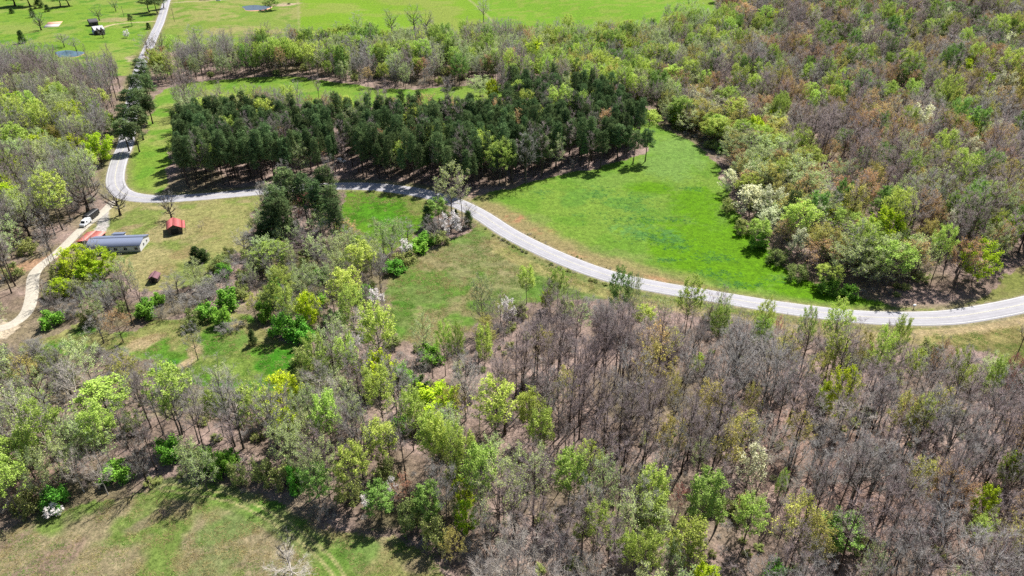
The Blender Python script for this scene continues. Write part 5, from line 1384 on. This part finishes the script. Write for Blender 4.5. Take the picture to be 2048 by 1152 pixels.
# vehicles
def wheel(parent, x, y, r0=.36):
    t = MB()
    a_ = np.linspace(0, 2 * np.pi, 15)
    t.tube(np.array([(x, y - .12, r0), (x, y - .11, r0), (x, y + .11, r0), (x, y + .12, r0)]), [.22, r0, r0, .22], 14)
    ty_ = t.obj("wheel", M_TYRE, parent)
    rm = MB()
    rm.tube(np.array([(x, y - .125, r0), (x, y - .124, r0), (x, y + .124, r0), (x, y + .125, r0)]), [.02, .2, .2, .02], 10)
    rm.obj("rim", M_STEEL, ty_)

def van(p, ex, label, name="parked_van", cat="van", Lv=5.0, Hv=2.0):
    root = root_at(name, p, ex, label, cat, None, .1)
    b_ = MB()
    prof = [(-Lv / 2, .35), (Lv / 2 - .1, .35), (Lv / 2, .6), (Lv / 2 - .05, .95), (Lv / 2 - .95, 1.1), (Lv / 2 - 1.65, Hv - .08), (Lv / 2 - 2.0, Hv), (-Lv / 2 + .25, Hv), (-Lv / 2 + .02, Hv - .25)]
    n_ = len(prof)
    for (y0, y1, k_) in ((-.95, -.88, 0), (-.88, .88, 1), (.88, .95, 2)):
        pass
    v_ = []
    for y_, ins in ((-.95, .08), (-.86, 0), (.86, 0), (.95, .08)):
        for (x_, z_) in prof:
            cx_, cz_ = 0, 1.1
            v_.append((x_ * (1 - ins * .25), y_ * (1 - .12 * max(0, (z_ - 1.1))), cz_ + (z_ - cz_) * (1 - ins)))
    f_ = [(k_ * n_ + i_, k_ * n_ + (i_ + 1) % n_, (k_ + 1) * n_ + (i_ + 1) % n_, (k_ + 1) * n_ + i_) for k_ in range(3) for i_ in range(n_)]
    b_.add(v_, f_)
    for k_ in (0, 3):
        c_ = np.mean(np.array(v_[k_ * n_:(k_ + 1) * n_]), 0)
        vv_ = v_[k_ * n_:(k_ + 1) * n_] + [tuple(c_)]
        b_.add(vv_, [(i_, (i_ + 1) % n_, n_) for i_ in range(n_)])
    b_.obj("body", M_VAN, root)
    ws = MB()
    ws.add([(Lv / 2 - 1.02, -.78, 1.14), (Lv / 2 - 1.02, .78, 1.14), (Lv / 2 - 1.62, .7, Hv - .12), (Lv / 2 - 1.62, -.7, Hv - .12)] , [(0, 1, 2, 3)])
    wv = np.array(ws.v[0]); wv[:, 0] += .05; wv[:, 2] += .03; ws.v[0] = wv
    ws.obj("windscreen", M_GLASS, root)
    for s_ in (-1, 1):
        sw = MB()
        y0 = s_ * .915
        sw.box(Lv / 2 - 2.5, Lv / 2 - 1.75, min(y0, y0 + s_ * .02), max(y0, y0 + s_ * .02), 1.2, 1.6)
        sw.obj("side_window", M_GLASS, root)
        box_obj("headlight", M_LAMP, root, Lv / 2 - .06, Lv / 2 + .01, s_ * .7 - .14, s_ * .7 + .14, .68, .84)
        for x_ in (-Lv / 2 + .95, Lv / 2 - .95):
            wheel(root, x_, s_ * .84)
    return root
def along(line, p):
    k_ = int(((line - p) ** 2).sum(1).argmin()); k_ = min(max(k_, 1), len(line) - 2)
    d_ = line[k_ + 1] - line[k_ - 1]
    return line[k_], d_ / np.linalg.norm(d_)
c_, d_ = along(DRIVE, at(170, 449))
van(c_ + np.array([-d_[1], d_[0]]) * 0 - np.array([.3, 0]), d_, "white van parked on the gravel drive near the carport")
c_, d_ = along(DRIVE, at(187, 436))
nrm = np.array([-d_[1], d_[0]])
if nrm[0] > 0: nrm = -nrm
tr_ = root_at("box_trailer", c_ + nrm * 1.2, d_, "long black covered trailer standing behind the white van", "trailer", None, .1)
b_ = MB()
b_.prism([(-1.2, .5), (1.2, .5), (1.2, 2.1), (.9, 2.45), (-.9, 2.45), (-1.2, 2.1)], 'x', -3.6, 3.4)
b_.obj("body", M_BLACK, tr_)
hb = MB(); hb.tube([(3.4, 0, .55), (4.6, 0, .5)], [.07, .06], 6); hb.obj("hitch", M_STEEL, tr_)
rib_ = MB()
for x_ in np.linspace(-3.2, 3.0, 7):
    rib_.tube([(x_, -1.23, .5), (x_, -1.23, 2.1), (x_, -.92, 2.48), (x_, .92, 2.48), (x_, 1.23, 2.1), (x_, 1.23, .5)], [.03] * 6, 4)
rib_.obj("bow_frame", M_STEEL, tr_)
for x_ in (-.6, .4):
    for s_ in (-1, 1): wheel(tr_, x_, s_ * 1.05)
van(at(683, 325), np.array([.8, -.6]), "white car half hidden among the pines", "parked_car", "car", 4.4, 1.6)
van(at(437, 2), np.array([1.0, .1]), "white car on the farthest driveway", "parked_car", "car", 4.4, 1.6)

# far farm
p1, p2 = at(192, 70), at(211, 68.5)
ex = (p2 - p1) / np.linalg.norm(p2 - p1)
L = float(np.linalg.norm(p2 - p1))
fh = root_at("far_house", p1, ex, "far house with white roof and two dark front gables", "house")
gable(fh, L, 8.5, 3.6, 2.4, .4, simple("white_metal_roof", lin(200, 200, 204), .4, .06, .6, .2, wave=('X', 1.0, .4)), M_WOOD)
for x_ in (L * .12, L * .56):  # walls and gables coloured dark to carry the front's shade
    w_ = MB()
    w_.prism([(x_, -.4), (x_ + L * .32, -.4), (x_ + L * .32, 3.0), (x_ + L * .16, 5.0), (x_, 3.0)], 'y', -2.0, -.004)
    fg = w_.obj("front_gable", M_WOOD, fh)
    r_ = MB()
    r_.prism([(x_ - .3, 2.75), (x_ + L * .16, 5.05), (x_ + L * .16, 5.2), (x_ - .3, 2.9)], 'y', -2.3, 2.6); r_.prism([(x_ + L * .16, 5.05), (x_ + L * .32 + .3, 2.75), (x_ + L * .32 + .3, 2.9), (x_ + L * .16, 5.2)], 'y', -2.3, 2.6)
    r_.obj("gable_roof", M_BLACK, fg)
    window(fh, x_ + L * .1, 1.2, 1.3, 1.3, -2.0)
p1, p2 = at(182, 53), at(198, 52)
ex = (p2 - p1) / np.linalg.norm(p2 - p1); L = float(np.linalg.norm(p2 - p1))
fs = root_at("far_barn", p1, ex, "dark grey barn behind the white roofed far house", "barn")
gable(fs, L, 10, 3.2, 2.0, .4, simple("charcoal_shingle", lin(70, 68, 72), .85, .15, 1), M_WOOD)
box_obj("door", M_DARK, fs, L * .3, L * .7, -.05, -.004, -.2, 2.6)
p1 = at(186, 69)
ws_ = root_at("far_outbuilding", p1, np.array([1.0, .1]), "tiny white outbuilding left of the far house", "outbuilding")
gable(ws_, 3.2, 3.0, 2.2, .9, .3, simple("pale_roof", lin(190, 200, 206), .5), M_WHITE)
box_obj("door", M_DARK, ws_, 1.0, 2.1, -.05, -.004, -.2, 1.9)
p1, p2 = at(87, 55.5), at(117, 53)
ex = (p2 - p1) / np.linalg.norm(p2 - p1); L = float(np.linalg.norm(p2 - p1)); Wd_ = float(np.linalg.norm(at(103, 44.5) - at(102, 54)))
sb_ = root_at("building_slab", p1, ex, "bare white concrete slab with pinkish clay at the far pasture", "slab")
m_ = MB(); m_.box(0, L, 0, Wd_ * .5, -.8, .35); m_.obj("concrete_pad", M_CONC, sb_)
m_ = MB(); m_.box(0, L, Wd_ * .5 + .01, Wd_, -.8, .28); m_.obj("clay_pad", M_CLAY, sb_)
p1, p2 = at(404, 0.5), at(421, 0)
ex = (p2 - p1) / np.linalg.norm(p2 - p1); L = float(np.linalg.norm(p2 - p1))
tb = root_at("far_shed", p1, ex, "dark walled shed at the very top by the farthest driveway", "shed")
gable(tb, L, 7, 2.8, 1.4, .4, simple("tan_roof", lin(170, 150, 130), .7), M_DARK)  # closed walls; near-black colour stands in for an unlit inside
box_obj("door", M_WOOD, tb, L * .1, L * .35, -.05, -.004, -.2, 2.2)
# ponds
for pu0, pv0, pu1, pv1, wcol in ((512, 16, 540, 10.5, (.012, .02, .035, 1)), (138, 108, 166, 101, (.05, .1, .13, 1))):
  c0 = at(pu0, pv0)
  ax_, bx_ = at(pu1, pv0 - .5) - c0, at(pu0, pv1) - c0
  a_ = np.linspace(0, 2 * np.pi, 49)[:-1]
  rr = 1 + .1 * np.sin(3 * a_ + 1) + .06 * np.sin(5 * a_)
  pp = c0 + np.cos(a_)[:, None] * ax_ * rr[:, None] + np.sin(a_)[:, None] * bx_ * rr[:, None]
  zz = float(max(terrain(pp[:, 0], pp[:, 1]).max(), terrain(*c0))) + .1
  wm, nt, out = new_mat("pond_water")
  b = nt.nodes.new("ShaderNodeBsdfPrincipled")
  b.inputs["Base Color"].default_value = wcol
  b.inputs["Roughness"].default_value = .08
  geo = nt.nodes.new("ShaderNodeNewGeometry")
  bp = nt.nodes.new("ShaderNodeBump"); bp.inputs["Strength"].default_value = .2; bp.inputs["Distance"].default_value = .05
  nt.links.new(noise(nt, 1.5, 3, .5, geo.outputs["Position"]), bp.inputs["Height"])
  nt.links.new(bp.outputs[0], b.inputs["Normal"])
  nt.links.new(b.outputs[0], out.inputs[0])
  m_ = MB()
  m_.add([(c0[0], c0[1], zz)] + [(x_, y_, zz) for x_, y_ in pp], [(0, 1 + i_, 1 + (i_ + 1) % 48) for i_ in range(48)])
  m_.add([(x_, y_, zz - .02) for x_, y_ in pp] + [(x_ + (x_ - c0[0]) * .2, y_ + (y_ - c0[1]) * .2, zz - 1.4) for x_, y_ in pp], [(i_, (i_ + 1) % 48, 48 + (i_ + 1) % 48, 48 + i_) for i_ in range(48)], 1)
  tag(m_.obj("pond", [wm, M_CLAY]), kind="structure")
# feeder ring, poles, mailbox, fallen trunk
c0 = at(578, 8.5)
fr_ = root_at("cattle_feeder", c0, np.array([1.0, 0]), "black round feeder on bare dirt beyond the pond", "feeder")
m_ = MB()
a_ = np.linspace(0, 2 * np.pi, 25)
for z_ in (.15, .6, 1.1):
    m_.tube(np.stack([np.cos(a_) * 1.5, np.sin(a_) * 1.5, np.full(25, z_)], 1), np.full(25, .06), 5)
m_.obj("ring", M_BLACK, fr_)
m_ = MB()
for t_ in a_[:-1:2]:
    m_.tube([(math.cos(t_) * 1.5, math.sin(t_) * 1.5, 0), (math.cos(t_) * 1.5, math.sin(t_) * 1.5, 1.1)], [.04, .04], 4)
m_.obj("bars", M_BLACK, fr_)
m_ = MB()
m_.tube([(0, 0, -.1), (0, 0, .5), (0, 0, .85)], [1.25, 1.2, .3], 14)
m_.obj("hay_bale", simple("hay", lin(96, 80, 60), .95, .3, 3), fr_)

def pole(u, v, hgt, label):
    p_ = at(u, v)
    r_ = root_at("utility_pole", p_, np.array([.6, .8]), label, "utility pole", "timber utility poles by the far road")
    m_ = MB(); m_.tube([(0, 0, -.5), (0, 0, hgt * .5), (0, 0, hgt)], [.2, .17, .13], 8); m_.obj("post", M_POLE, r_)
    m_ = MB(); m_.box(-1.2, 1.2, -.27, -.14, hgt - .8, hgt - .66); ca_ = m_.obj("crossarm", M_POLE, r_)
    for x_ in (-1.1, -.5, .5, 1.1):
        i2 = MB(); i2.tube([(x_, -.2, hgt - .655), (x_, -.2, hgt - .55), (x_, -.2, hgt - .42)], [.06, .08, .03], 6); i2.obj("insulator", M_LAMP, ca_)
pole(349, 43, 11, "utility pole leaning beside the far road, upper one")
pole(363, 97, 10, "utility pole at the far road's grass edge, lower one")
pole(248, 33, 9, "utility pole in the far pasture behind the driveway")
c_, d_ = along(ROAD, at(1837, 625))
nrm = np.array([-d_[1], d_[0]])
mb_ = root_at("mailbox", c_ + nrm * 5.2, d_, "small white mailbox on a post below the right forest", "mailbox")
m_ = MB(); m_.box(-.06, .06, -.06, .06, -.3, 1.0); m_.obj("post", M_POLE, mb_)
m_ = MB(); m_.prism([(-.22, 1.003), (.22, 1.003), (.22, 1.25), (.12, 1.42), (-.12, 1.42), (-.22, 1.25)], 'x', -.4, .4); m_.obj("box", M_VAN, mb_)
